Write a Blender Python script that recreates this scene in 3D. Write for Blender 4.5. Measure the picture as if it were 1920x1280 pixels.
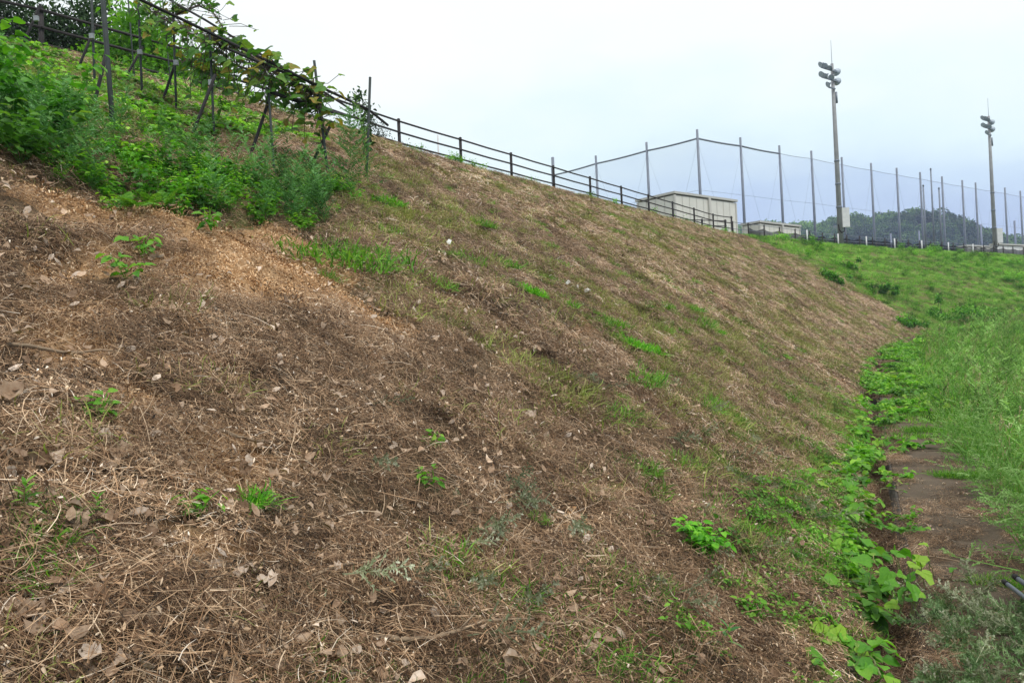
import bpy, math, random
import numpy as np
from mathutils import Vector, Matrix
from mathutils.bvhtree import BVHTree

for o in list(bpy.data.objects): bpy.data.objects.remove(o)
S = bpy.context.scene
C = S.collection
rng = np.random.default_rng(11)
random.seed(5)
R = math.radians

# ------------------------------------------------------------------ camera, sky, sun, exposure
EYE = np.array([0.0, 0.0, 1.70]); F = 1440.0; ROLL = 0.05
cd = bpy.data.cameras.new('camera'); cam = bpy.data.objects.new('camera', cd); C.objects.link(cam)
cd.sensor_width = 36.0; cd.lens = 36.0 * F / 1920.0; cd.clip_start = 0.05; cd.clip_end = 3000
cam.matrix_world = Matrix.Translation(EYE) @ Matrix.Rotation(R(90), 4, 'X') @ Matrix.Rotation(-ROLL, 4, 'Z')
S.camera = cam
S.view_settings.view_transform = 'Standard'; S.view_settings.look = 'None'
S.view_settings.exposure = 0.50; S.view_settings.gamma = 1.0; S.view_settings.use_curve_mapping = False
S.render.engine = 'CYCLES'
S.cycles.max_bounces = 6; S.cycles.transparent_max_bounces = 24; S.cycles.volume_bounces = 0

SUN_EL, SUN_AZ = 58.0, 145.0                      # azimuth from the view axis, positive to the right
W = bpy.data.worlds.new('World'); S.world = W; W.use_nodes = True
wn, wl = W.node_tree.nodes, W.node_tree.links
bg = wn['Background']; bg.inputs['Strength'].default_value = 0.1
sky = wn.new('ShaderNodeTexSky'); sky.sky_type = 'NISHITA'; sky.sun_disc = False
sky.sun_elevation = R(SUN_EL); sky.sun_rotation = R(SUN_AZ); sky.air_density = 1.0; sky.dust_density = 2.0
tc = wn.new('ShaderNodeTexCoord'); sx = wn.new('ShaderNodeSeparateXYZ'); wl.new(tc.outputs['Generated'], sx.inputs[0])
cn = wn.new('ShaderNodeTexNoise'); cn.inputs['Scale'].default_value = 3.2; cn.inputs['Detail'].default_value = 5; cn.inputs['Roughness'].default_value = .5
mp = wn.new('ShaderNodeMapping'); mp.inputs['Scale'].default_value = (1, 1, 2.6); wl.new(tc.outputs['Generated'], mp.inputs[0]); wl.new(mp.outputs[0], cn.inputs['Vector'])
ma = wn.new('ShaderNodeMath'); ma.operation = 'MULTIPLY_ADD'; ma.inputs[1].default_value = .30; ma.inputs[2].default_value = -.15; wl.new(cn.outputs['Fac'], ma.inputs[0])
mb_ = wn.new('ShaderNodeMath'); mb_.operation = 'ADD'; wl.new(ma.outputs[0], mb_.inputs[0]); wl.new(sx.outputs['Z'], mb_.inputs[1])
rp = wn.new('ShaderNodeValToRGB'); wl.new(mb_.outputs[0], rp.inputs[0])
els = rp.color_ramp.elements
els[0].position = 0.0; els[0].color = (3.7, 4.6, 6.7, 1)
els[1].position = 1.0; els[1].color = (10.2, 10.2, 10.1, 1)
for p, c in ((.08, (3.8, 4.8, 6.8)), (.15, (4.7, 5.9, 7.4)), (.23, (6.2, 7.4, 7.8)), (.33, (7.5, 8.0, 8.05)), (.46, (8.0, 8.15, 8.15))):
    e = els.new(p); e.color = (*c, 1)
mx = wn.new('ShaderNodeMix'); mx.data_type = 'RGBA'; mx.inputs['Factor'].default_value = .93
wl.new(sky.outputs[0], mx.inputs['A']); wl.new(rp.outputs[0], mx.inputs['B']); wl.new(mx.outputs['Result'], bg.inputs['Color'])

sd = bpy.data.lights.new('sun', 'SUN'); sd.energy = 1.5; sd.angle = R(18); sd.color = (1.0, .97, .92)
sun = bpy.data.objects.new('sun', sd); C.objects.link(sun)
_d = Vector((math.sin(R(SUN_AZ)) * math.cos(R(SUN_EL)), math.cos(R(SUN_AZ)) * math.cos(R(SUN_EL)), math.sin(R(SUN_EL))))
sun.rotation_euler = (-_d).to_track_quat('-Z', 'Y').to_euler()

# ------------------------------------------------------------------ materials
def new_mat(name):
    m = bpy.data.materials.new(name); m.use_nodes = True
    nt = m.node_tree; nt.nodes.clear()
    out = nt.nodes.new('ShaderNodeOutputMaterial')
    return m, nt, out
def nd(nt, t, **kw):
    n = nt.nodes.new(t)
    for k, v in kw.items():
        if k in n.inputs: n.inputs[k].default_value = v
        else: setattr(n, k, v)
    return n
def ramp(nt, fac, stops):
    r = nt.nodes.new('ShaderNodeValToRGB'); e = r.color_ramp.elements
    e[0].position, e[0].color = stops[0][0], (*stops[0][1], 1)
    e[1].position, e[1].color = stops[-1][0], (*stops[-1][1], 1)
    for p, c in stops[1:-1]: q = e.new(p); q.color = (*c, 1)
    nt.links.new(fac, r.inputs[0]); return r.outputs[0]
def math_(nt, op, a, b=None, c=None):
    n = nt.nodes.new('ShaderNodeMath'); n.operation = op
    for i, x in enumerate((a, b, c)):
        if x is None: continue
        if isinstance(x, (int, float)): n.inputs[i].default_value = x
        else: nt.links.new(x, n.inputs[i])
    return n.outputs[0]
def mixc(nt, fac, a, b, bt='MIX'):
    n = nt.nodes.new('ShaderNodeMix'); n.data_type = 'RGBA'; n.blend_type = bt
    for k, x in (('Factor', fac), ('A', a), ('B', b)):
        if isinstance(x, (int, float)): n.inputs[k].default_value = x
        elif isinstance(x, tuple): n.inputs[k].default_value = (*x, 1)
        else: nt.links.new(x, n.inputs[k])
    return n.outputs['Result']
def noise(nt, scale, detail=4, rough=.55, vec=None, dist=0):
    n = nd(nt, 'ShaderNodeTexNoise', Scale=scale, Detail=detail, Roughness=rough, Distortion=dist)
    if vec is None:
        g = nt.nodes.new('ShaderNodeNewGeometry'); vec = g.outputs['Position']
    nt.links.new(vec, n.inputs['Vector']); return n.outputs['Fac']
def attr(nt, name, inst=False):
    a = nt.nodes.new('ShaderNodeAttribute'); a.attribute_name = name
    a.attribute_type = 'INSTANCER' if inst else 'GEOMETRY'
    return a.outputs['Fac']

def organic(name, stops, transl=.0, rough=.75, spec=.25, mottle=0.0):
    """plant matter: colour by the piece's own 'v', varied by the instance's 'tint'"""
    m, nt, out = new_mat(name)
    v = attr(nt, 'v'); t = attr(nt, 'tint', True)
    fac = math_(nt, 'ADD', v, math_(nt, 'MULTIPLY', t, .35))
    if mottle: fac = math_(nt, 'ADD', fac, math_(nt, 'MULTIPLY_ADD', noise(nt, 55, 5, .65), mottle * 2, -mottle))
    col = ramp(nt, fac, stops)
    br = math_(nt, 'MULTIPLY_ADD', t, 1.0, 1.0)
    cb = nt.nodes.new('ShaderNodeVectorMath'); cb.operation = 'SCALE'
    nt.links.new(col, cb.inputs[0]); nt.links.new(br, cb.inputs['Scale'])
    p = nd(nt, 'ShaderNodeBsdfPrincipled', Roughness=rough); p.inputs['Specular IOR Level'].default_value = spec
    nt.links.new(cb.outputs[0], p.inputs['Base Color'])
    if transl:
        tr = nt.nodes.new('ShaderNodeBsdfTranslucent'); nt.links.new(mixc(nt, 1.0, cb.outputs[0], (1.15, 1.25, .6), 'MULTIPLY'), tr.inputs['Color'])
        ms = nt.nodes.new('ShaderNodeMixShader'); ms.inputs[0].default_value = transl
        nt.links.new(p.outputs[0], ms.inputs[1]); nt.links.new(tr.outputs[0], ms.inputs[2]); nt.links.new(ms.outputs[0], out.inputs[0])
    else: nt.links.new(p.outputs[0], out.inputs[0])
    return m
def solid(name, c1, c2, scale=6, rough=.7, metal=0., bump=.0, bscale=40, detail=5):
    m, nt, out = new_mat(name)
    g = nt.nodes.new('ShaderNodeTexCoord')
    f = noise(nt, scale, detail, .6, g.outputs['Object'])
    col = ramp(nt, f, ((.3, c1), (.7, c2)))
    p = nd(nt, 'ShaderNodeBsdfPrincipled', Roughness=rough, Metallic=metal); nt.links.new(col, p.inputs['Base Color'])
    if bump:
        b = nd(nt, 'ShaderNodeBump', Strength=bump, Distance=.02); nt.links.new(noise(nt, bscale, 6, .6, g.outputs['Object']), b.inputs['Height'])
        nt.links.new(b.outputs[0], p.inputs['Normal'])
    nt.links.new(p.outputs[0], out.inputs[0]); return m

M = {}
M['straw'] = organic('dry straw', ((0, (.020, .013, .008)), (.20, (.105, .055, .027)), (.42, (.29, .178, .098)), (.66, (.43, .300, .185)), (.86, (.55, .425, .295)), (1, (.64, .56, .46))), 0, .85)
M['soilbits'] = organic('soil crumbs', ((0, (.20, .098, .038)), (.3, (.43, .25, .118)), (.65, (.60, .40, .22)), (1, (.68, .53, .36))), 0, .9)
M['deadleaf'] = organic('dead leaf', ((0, (.13, .075, .042)), (.35, (.27, .175, .11)), (.7, (.38, .275, .19)), (1, (.50, .41, .33))), .08, .85, .2, .55)
M['grass'] = organic('green grass', ((0, (.045, .15, .014)), (.5, (.11, .29, .024)), (1, (.22, .42, .05))), .35, .55)
M['brightgrass'] = organic('bright grass', ((0, (.055, .24, .010)), (.5, (.12, .42, .016)), (1, (.24, .54, .035))), .35, .5)
M['mixgrass'] = organic('half dry grass', ((0, (.17, .15, .05)), (.45, (.24, .27, .07)), (.8, (.27, .36, .07)), (1, (.40, .34, .17))), .25, .7)
M['bankgrass'] = organic('bank grass', ((0, (.04, .16, .016)), (.4, (.11, .33, .028)), (.75, (.19, .43, .042)), (1, (.34, .36, .14))), .35, .6)
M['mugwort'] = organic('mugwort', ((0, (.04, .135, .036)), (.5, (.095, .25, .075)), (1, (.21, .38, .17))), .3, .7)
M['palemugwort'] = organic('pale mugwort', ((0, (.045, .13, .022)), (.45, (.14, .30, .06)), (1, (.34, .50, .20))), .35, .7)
M['greysprig'] = organic('cut grey mugwort', ((0, (.09, .12, .06)), (.5, (.23, .26, .15)), (1, (.46, .47, .36))), .15, .8)
M['lowmug'] = organic('low mugwort', ((0, (.05, .11, .04)), (.5, (.13, .22, .09)), (1, (.32, .41, .23))), .25, .75)
M['broadleaf'] = organic('broad leaf', ((0, (.03, .13, .012)), (.5, (.075, .28, .018)), (1, (.19, .44, .03))), .35, .5, .35)
M['kudzu'] = organic('vine leaf', ((0, (.055, .21, .012)), (.5, (.13, .36, .02)), (1, (.28, .47, .045))), .4, .5, .35, .35)
M['vineold'] = organic('old vine leaf', ((0, (.03, .11, .015)), (.6, (.10, .26, .03)), (.85, (.20, .32, .035)), (1, (.32, .20, .035))), .4, .55, .35, .3)
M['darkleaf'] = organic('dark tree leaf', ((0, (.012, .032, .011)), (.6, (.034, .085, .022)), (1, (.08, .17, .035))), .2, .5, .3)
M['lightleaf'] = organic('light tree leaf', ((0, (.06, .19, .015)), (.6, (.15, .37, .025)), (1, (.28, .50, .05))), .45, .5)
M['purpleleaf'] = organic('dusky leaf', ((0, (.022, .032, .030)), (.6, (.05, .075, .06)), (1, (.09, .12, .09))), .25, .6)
M['forest'] = organic('forest leaf', ((0, (.018, .050, .020)), (.6, (.055, .13, .036)), (1, (.16, .27, .05))), .1, .8)
M['stem'] = solid('green stem', (.12, .17, .05), (.20, .20, .08), 30)
M['drystem'] = solid('dry stem', (.17, .115, .07), (.30, .22, .14), 25, .85)
M['bark'] = solid('bark', (.05, .037, .027), (.12, .09, .065), 14, .9, 0, .6)
M['brownpaint'] = solid('dark brown paint', (.013, .010, .010), (.024, .019, .018), 9, .8)
M['greenstake'] = solid('coated stake', (.014, .022, .021), (.03, .04, .038), 12, .8)
M['blackpipe'] = solid('black pipe', (.008, .007, .008), (.016, .014, .015), 12, .85)
M['clamp'] = solid('zinc clamp', (.20, .22, .23), (.34, .36, .37), 30, .6, .3)
M['galv'] = solid('galvanised steel', (.13, .155, .20), (.19, .215, .26), 3, .55, .15)
M['concpole'] = solid('concrete pole', (.21, .215, .22), (.30, .305, .305), 2.5, .85, 0, .2)
M['lamp'] = solid('lamp grey', (.10, .125, .155), (.17, .20, .24), 8, .45, .2)
M['lampback'] = solid('lamp housing', (.30, .36, .42), (.40, .46, .51), 8, .5)
M['white'] = solid('white paint', (.52, .53, .53), (.64, .64, .63), 5, .6)
M['scrap'] = solid('white scrap', (.75, .74, .70), (.85, .84, .80), 40, .8)
M['shedwall'] = solid('beige steel siding', (.58, .57, .51), (.65, .635, .575), 1.2, .55)
M['shedcore'] = solid('siding joint shade', (.30, .29, .26), (.34, .33, .30), 2, .6)  # darker than the panels: shade of the recessed seams put into the colour
M['shedtrim'] = solid('siding trim', (.46, .45, .41), (.52, .505, .46), 2, .55)
M['shedroof'] = solid('roof sheet', (.40, .40, .37), (.47, .465, .43), 2, .5)
M['darkglass'] = solid('dark panel', (.05, .055, .06), (.08, .085, .09), 3, .4)

def net_mat(name, col, amt, scale):
    m, nt, out = new_mat(name)
    t = nt.nodes.new('ShaderNodeBsdfTransparent'); d = nd(nt, 'ShaderNodeBsdfDiffuse'); d.inputs['Color'].default_value = (*col, 1)
    ms = nt.nodes.new('ShaderNodeMixShader')
    f = noise(nt, scale, 2, .5)
    nt.links.new(math_(nt, 'MULTIPLY_ADD', f, amt * .5, amt * .75), ms.inputs[0])
    nt.links.new(t.outputs[0], ms.inputs[1]); nt.links.new(d.outputs[0], ms.inputs[2]); nt.links.new(ms.outputs[0], out.inputs[0]); return m
M['net'] = net_mat('ball net', (.18, .24, .58), .13, .15)
M['darknet'] = net_mat('dark net', (.014, .017, .024), .80, .6)

def ground_mat(name):
    m, nt, out = new_mat(name)
    soil = attr(nt, 'soil'); green = attr(nt, 'green')
    n1, n2, n3 = noise(nt, 1.1, 6, .6), noise(nt, 11, 8, .7), noise(nt, 70, 5, .7)
    f = math_(nt, 'ADD', math_(nt, 'MULTIPLY', n2, .55), math_(nt, 'MULTIPLY', n3, .45))
    base = ramp(nt, f, ((.30, (.022, .014, .009)), (.46, (.090, .058, .035)), (.56, (.18, .122, .078)), (.68, (.32, .24, .165))))
    gr = ramp(nt, f, ((.32, (.04, .055, .014)), (.5, (.12, .15, .04)), (.68, (.23, .24, .08))))
    so = ramp(nt, f, ((.30, (.13, .06, .022)), (.42, (.30, .16, .068)), (.55, (.44, .285, .155)), (.70, (.58, .42, .27))))
    gm = math_(nt, 'MULTIPLY', green, math_(nt, 'MULTIPLY_ADD', n1, 1.2, .2)); 
    c = mixc(nt, gm, base, gr)
    sm = nt.nodes.new('ShaderNodeMapRange'); sm.interpolation_type = 'SMOOTHSTEP'
    nt.links.new(math_(nt, 'ADD', soil, math_(nt, 'MULTIPLY_ADD', n2, .9, -.45)), sm.inputs[0]); sm.inputs[1].default_value = .3; sm.inputs[2].default_value = .6
    c = mixc(nt, sm.outputs[0], c, so)
    p = nd(nt, 'ShaderNodeBsdfPrincipled', Roughness=.95); p.inputs['Specular IOR Level'].default_value = .1
    nt.links.new(c, p.inputs['Base Color'])
    b = nd(nt, 'ShaderNodeBump', Strength=.9, Distance=.03); nt.links.new(f, b.inputs['Height']); nt.links.new(b.outputs[0], p.inputs['Normal'])
    nt.links.new(p.outputs[0], out.inputs[0]); return m
M['ground'] = ground_mat('slope soil')
def concrete(name):
    m, nt, out = new_mat(name)
    n1, n2, n3 = noise(nt, .9, 6, .65), noise(nt, 9, 8, .7), noise(nt, 90, 3, .6)
    c = ramp(nt, n1, ((.35, (.060, .046, .031)), (.6, (.125, .098, .071))))
    c = mixc(nt, math_(nt, 'MULTIPLY', n2, .8), c, ramp(nt, n2, ((.35, (.042, .032, .021)), (.65, (.15, .12, .088)))))
    c = mixc(nt, .35, c, ramp(nt, n3, ((.35, (.05, .038, .026)), (.65, (.175, .14, .105)))))
    p = nd(nt, 'ShaderNodeBsdfPrincipled', Roughness=.95); p.inputs['Specular IOR Level'].default_value = .08; nt.links.new(c, p.inputs['Base Color'])
    b = nd(nt, 'ShaderNodeBump', Strength=.5, Distance=.006); nt.links.new(n3, b.inputs['Height']); nt.links.new(b.outputs[0], p.inputs['Normal'])
    nt.links.new(p.outputs[0], out.inputs[0]); return m
M['concrete'] = concrete('weathered concrete')
M['ditch'] = solid('dark ditch', (.02, .017, .013), (.055, .045, .034), 12, .9, 0, .4)  # gutter lining, darker throughout than the path slabs
M['hill'] = solid('hill soil', (.02, .035, .015), (.04, .06, .02), .05, .95)

# ------------------------------------------------------------------ mesh helpers
def mesh(name, V, Fc, mat=None, v=None, smooth=False, attrs=None):
    me = bpy.data.meshes.new(name)
    V = np.asarray(V, np.float32).reshape(-1, 3)
    if isinstance(Fc, np.ndarray):
        n, k = Fc.shape
        me.vertices.add(len(V)); me.vertices.foreach_set('co', V.ravel())
        me.loops.add(n * k); me.loops.foreach_set('vertex_index', Fc.astype(np.int32).ravel())
        me.polygons.add(n); me.polygons.foreach_set('loop_start', np.arange(0, n * k, k, dtype=np.int32))
        me.polygons.foreach_set('loop_total', np.full(n, k, np.int32)); me.update(calc_edges=True)
    else:
        me.from_pydata([tuple(p) for p in V.tolist()], [], Fc); me.update()
    if smooth: me.polygons.foreach_set('use_smooth', np.ones(len(me.polygons), bool))
    at = dict(attrs or {})
    if v is not None: at['v'] = v
    for k, a in at.items():
        d = me.attributes.new(k, 'FLOAT', 'POINT'); d.data.foreach_set('value', np.asarray(a, np.float32))
    if mat is not None: me.materials.append(mat)
    return me
def link(name, me, parent=None, loc=None, rot=None, scale=None):
    o = bpy.data.objects.new(name, me); C.objects.link(o)
    if loc is not None: o.location = loc
    if rot is not None: o.rotation_euler = rot
    if scale is not None: o.scale = (scale,) * 3 if np.isscalar(scale) else scale
    if parent is not None: o.parent = parent
    return o
def tag(o, label, cat, group=None):
    o['label'] = label; o['category'] = cat
    if group: o['group'] = group
    return o
def thing(name, label, cat, loc=(0, 0, 0), group=None):
    return tag(link(name, None, None, loc), label, cat, group)

class MB:
    """collects tubes, boxes, lathes; build() links them as one mesh"""
    def __init__(s, off=(0, 0, 0)): s.V, s.F, s.off = [], [], np.array(off, float)
    def add(s, V, Fc):
        b = len(s.V); s.V += [np.asarray(p, float) - s.off for p in V]; s.F += [tuple(i + b for i in f) for f in Fc]
    def tube(s, pts, rad, n=8):
        pts = [np.asarray(p, float) for p in pts]; m = len(pts)
        rad = [rad] * m if np.isscalar(rad) else rad
        V, Fc = [], []
        for i in range(m):
            d = pts[min(i + 1, m - 1)] - pts[max(i - 1, 0)]; d = d / (np.linalg.norm(d) + 1e-9)
            a = np.cross(d, (0, 0, 1)) if abs(d[2]) < .95 else np.cross(d, (0, 1, 0)); a /= np.linalg.norm(a); b = np.cross(d, a)
            for k in range(n):
                t = 2 * math.pi * k / n; V.append(pts[i] + rad[i] * (math.cos(t) * a + math.sin(t) * b))
        for i in range(m - 1):
            for k in range(n):
                k2 = (k + 1) % n; Fc.append((i * n + k, i * n + k2, (i + 1) * n + k2, (i + 1) * n + k))
        Fc.append(tuple(range(n))[::-1]); Fc.append(tuple((m - 1) * n + k for k in range(n)))
        s.add(V, Fc); return s
    def box(s, c, sz, ax=(1, 0)):
        """box centred at c, size along (ax, left of ax, z)"""
        a = np.array([ax[0], ax[1], 0.]); a /= np.linalg.norm(a); b = np.array([-a[1], a[0], 0.]); z = np.array([0, 0, 1.])
        V = [np.asarray(c) + i * a * sz[0] / 2 + j * b * sz[1] / 2 + k * z * sz[2] / 2 for k in (-1, 1) for j in (-1, 1) for i in (-1, 1)]
        s.add(V, [(0, 2, 3, 1), (4, 5, 7, 6), (0, 1, 5, 4), (2, 6, 7, 3), (0, 4, 6, 2), (1, 3, 7, 5)]); return s
    def build(s, name, mat, parent=None, smooth=False):
        me = mesh(name, s.V, s.F, mat, smooth=False)
        if smooth:
            me.polygons.foreach_set('use_smooth', np.array([len(p.vertices) == 4 for p in me.polygons]))
        return link(name, me, parent)

# value noise in numpy
_tab = np.random.default_rng(3).random(4096)
def vn(x, y):
    ix, iy = np.floor(x).astype(np.int64), np.floor(y).astype(np.int64); fx, fy = x - ix, y - iy
    fx = fx * fx * (3 - 2 * fx); fy = fy * fy * (3 - 2 * fy)
    h = lambda a, b: _tab[((a * 73856093) ^ (b * 19349663)) & 4095]
    return (h(ix, iy) * (1 - fx) + h(ix + 1, iy) * fx) * (1 - fy) + (h(ix, iy + 1) * (1 - fx) + h(ix + 1, iy + 1) * fx) * fy
def fbm(x, y, sc, oc=4, g=.5):
    r, a, t = 0, 1, 0
    for i in range(oc):
        r = r + a * vn(x / sc * 2 ** i + 17.3 * i, y / sc * 2 ** i - 9.1 * i); t += a; a *= g
    return r / t
# pixel (1920 x 1280 picture) <-> rays
_c, _s = math.cos(ROLL), math.sin(ROLL)
def ray(px, py):
    x, y = px - 960, py - 640
    d = np.array([(x * _c - y * _s) / F, 1.0, -(x * _s + y * _c) / F]); return d
def at(px, py, Y): return EYE + ray(px, py) * Y
def project(P):
    P = np.asarray(P) - EYE; Y = np.maximum(P[..., 1], .05); u, v = P[..., 0] / Y * F, -P[..., 2] / Y * F
    return np.stack([960 + u * _c + v * _s, 640 - u * _s + v * _c], -1), P[..., 1]

# ------------------------------------------------------------------ the slope: lofted between the fence line and the toe
FENCE = np.array([(-34, -6), (-22, 3.8), (-16, 8.6), (-13.6, 10.6), (-11.2, 12.8), (-8.9, 15.0), (-6.7, 17.7), (-4.85, 20.7), (-3.15, 23.6), (-.57, 27.3),
    (2.0, 31), (4.6, 34.7), (7.2, 38.3), (9.75, 42), (12.3, 45.7), (15.5, 48.6), (19.8, 52.6), (24.8, 57), (32.6, 62.7), (48.7, 74), (75, 92), (110, 116)], float)
TOE = np.array([(-12, -24, 0), (-5, -9, 0), (-2.55, -5, 0), (-1.15, -2, 0), (.25, 1, 0), (1.65, 4, 0), (3.0, 7, 0), (4.55, 10.4, 0), (6.15, 13.8, .05), (8.1, 18, .15),
    (10.1, 22, .3), (12, 25.6, .5), (14, 29, .65), (16.2, 32.2, .8), (18.5, 35.3, 1.0), (21, 38, 1.15), (24.5, 41, 1.3), (29.5, 44.5, 1.4), (37, 49.5, 1.5), (52, 60, 1.6), (78, 78, 1.7), (113, 102, 1.8)], float)
ZC = 7.40
def crom(P, s):
    s = np.clip(np.asarray(s, float), 0, len(P) - 1.0001); i = s.astype(int); t = (s - i)[..., None]
    g = lambda k: P[np.clip(i + k, 0, len(P) - 1)]
    a, b, c, d = g(-1), g(0), g(1), g(2)
    return .5 * (2 * b + (c - a) * t + (2 * a - 5 * b + 4 * c - d) * t * t + (3 * b - a - 3 * c + d) * t ** 3)
def perp(P, s):
    d = crom(P[:, :2], s + .05) - crom(P[:, :2], s - .05); d /= np.linalg.norm(d, axis=-1, keepdims=True); return np.stack([d[..., 1], -d[..., 0]], -1)
def toe_off(s, off):                                    # point off metres right of the toe line
    t = crom(TOE, s); p = perp(TOE, s); off = np.asarray(off, float)
    return np.stack([t[..., 0] + p[..., 0] * off, t[..., 1] + p[..., 1] * off, t[..., 2]], -1)
GUT, PW = .42, 1.02
# rows along the slope: closer near the camera
_s1 = np.arange(0, 2, .25); _s2 = np.arange(2, 9, .022); _s3 = np.arange(9, 15.5, .035); _s4 = np.arange(15.5, 21.0001, .11)
SS = np.concatenate([_s1, _s2, _s3, _s4])
TT = np.concatenate([np.linspace(0, .55, 110, endpoint=False), np.linspace(.55, 1, 170)])
sg, tg = np.meshgrid(SS, TT, indexing='ij')
cr = crom(FENCE, sg) + perp(FENCE, sg) * .55; te = crom(TOE, sg)
X = cr[..., 0] * (1 - tg) + te[..., 0] * tg; Y = cr[..., 1] * (1 - tg) + te[..., 1] * tg
k = .09
prof = np.where(tg < k, tg ** 2 / (2 * k) , tg - k / 2) / (1 - k / 2)
prof = prof - .045 * np.sin(math.pi * tg) ** 2 * (sg > 0)
Z = ZC * (1 - prof) + te[..., 2] * prof
edge = np.minimum(1, np.minimum(tg / .16, (1 - tg) / .035))
n = (fbm(X, Y, 2.6, 3) - .5) * .34 + (fbm(X + 50, Y, .7, 3) - .5) * .17 + (fbm(X, Y + 90, .16, 2) - .5) * .05 - np.clip(fbm(X + 20, Y, .42, 2) - .52, 0, 1) * .28
Z = Z + n * edge
SLV = np.stack([X, Y, Z], -1)
def grid_faces(a, b):
    i, j = np.meshgrid(np.arange(a - 1), np.arange(b - 1), indexing='ij'); q = i * b + j
    return np.stack([q, q + 1, q + b + 1, q + b], -1).reshape(-1, 4)
SLF = grid_faces(*sg.shape)
_bvh = BVHTree.FromPolygons(SLV.reshape(-1, 3).tolist(), SLF.tolist())
_h = np.array(_bvh.ray_cast(Vector(EYE), Vector(ray(262, 388)))[0])
SLV[..., 2] -= .42 * np.exp(-(((X - _h[0]) / .55) ** 2 + ((Y - _h[1] - .25) / .42) ** 2))
_h = np.array(_bvh.ray_cast(Vector(EYE), Vector(ray(330, 440)))[0])
SLV[..., 2] += .16 * np.exp(-(((X - _h[0]) / 1.0) ** 2 + ((Y - _h[1]) / .6) ** 2)); Z = SLV[..., 2]
_bvh = BVHTree.FromPolygons(SLV.reshape(-1, 3).tolist(), SLF.tolist())
def hit(px, py):
    d = Vector(ray(px, py)); p, nn, i, t = _bvh.ray_cast(Vector(EYE), d)
    if p is None: return None
    return np.array(p)
def drop(x, y):
    p, nn, i, t = _bvh.ray_cast(Vector((x, y, 40)), Vector((0, 0, -1)))
    return None if p is None else (np.array(p), np.array(nn) * (1 if nn[2] > 0 else -1))

def inpoly(P, poly):
    x, y = P[..., 0], P[..., 1]; r = np.zeros(x.shape, bool); j = len(poly) - 1
    for i in range(len(poly)):
        xi, yi = poly[i]; xj, yj = poly[j]
        c = ((yi > y) != (yj > y)) & (x < (xj - xi) * (y - yi) / (yj - yi + 1e-12) + xi); r ^= c; j = i
    return r
def wpoly(pts):
    o = []
    for p in pts:
        h = None; y_ = p[1]
        while h is None and y_ < 1290 and y_ < p[1] + 200: h = hit(p[0], y_); y_ += 6
        if h is not None: o.append(h[:2])
    return np.array(o)
# bare soil: patches where the mat of cuttings is missing
SOIL = [wpoly(q) for q in (
    [(110, 395), (200, 385), (300, 410), (420, 405), (520, 455), (590, 500), (600, 560), (520, 545), (430, 510), (300, 505), (220, 480), (150, 430)],
    [(560, 560), (640, 560), (700, 600), (770, 620), (790, 650), (700, 640), (620, 600)],
    [(60, 640), (150, 590), (300, 600), (350, 660), (230, 690), (110, 680)],
    [(200, 730), (280, 715), (320, 760), (240, 785)], [(330, 820), (420, 790), (520, 810), (530, 870), (430, 895), (340, 870)],
    [(240, 960), (330, 930), (440, 950), (400, 1000), (260, 1000)], [(1060, 595), (1110, 590), (1110, 615), (1060, 618)],
    [(560, 1040), (640, 1030), (720, 1060), (640, 1080)], [(110, 520), (180, 520), (190, 560), (110, 560)])]
BED3 = wpoly([(-300, 60), (-100, 75), (0, 88), (150, 133), (320, 218), (430, 268), (380, 300), (300, 280), (100, 215), (-300, 150)])
BED2 = wpoly([(-300, 75), (-100, 135), (0, 150), (150, 212), (320, 268), (410, 300), (450, 335), (300, 320), (100, 250), (-300, 200)])
BED = wpoly([(-300, 100), (-150, 150), (0, 190), (90, 228), (210, 296), (330, 318), (420, 335), (560, 345), (650, 365), (715, 395), (620, 395), (560, 440), (470, 445), (390, 420), (300, 408), (210, 385), (130, 345), (60, 330), (0, 310), (-200, 320), (-300, 330)])
def soilmask(P, g=1.3):
    w = np.stack([P[..., 0] + (fbm(P[..., 0], P[..., 1], .8, 3) - .5) * .9, P[..., 1] + (fbm(P[..., 0] + 33, P[..., 1], .8, 3) - .5) * .9], -1)
    m = np.zeros(P.shape[:-1])
    for q in SOIL: m = np.maximum(m, inpoly(w, q.mean(0) + (q - q.mean(0)) * g))
    return m
def bedmask(P):
    w = np.stack([P[..., 0] + (fbm(P[..., 0], P[..., 1], .9, 3) - .5) * .8, P[..., 1] + (fbm(P[..., 0] + 33, P[..., 1], .9, 3) - .5) * .8], -1)
    return inpoly(w, BED).astype(float)
MOWN = lambda s, t: s < 14.35 + .55 * t                  # beyond this line the bank is unmown
soil = soilmask(SLV); bedm = bedmask(SLV)
gpatch = np.clip((fbm(X, Y, 1.9, 4) - .47) * 5, 0, 1) * np.clip((np.hypot(X, Y) - 6) / 8, 0, 1)
wild = ~MOWN(sg, tg)
green = np.where(wild, 1.0, np.maximum(bedm * .8, .55 * gpatch + .10))
green = np.maximum(green, np.clip((tg - .93) / .06, 0, 1) * .5)
slope = link('slope', mesh('slope', SLV, SLF, M['ground'], smooth=True, attrs={'soil': soil.ravel() * (1 - bedm.ravel()), 'green': green.ravel()}))
slope['kind'] = 'structure'

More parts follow.
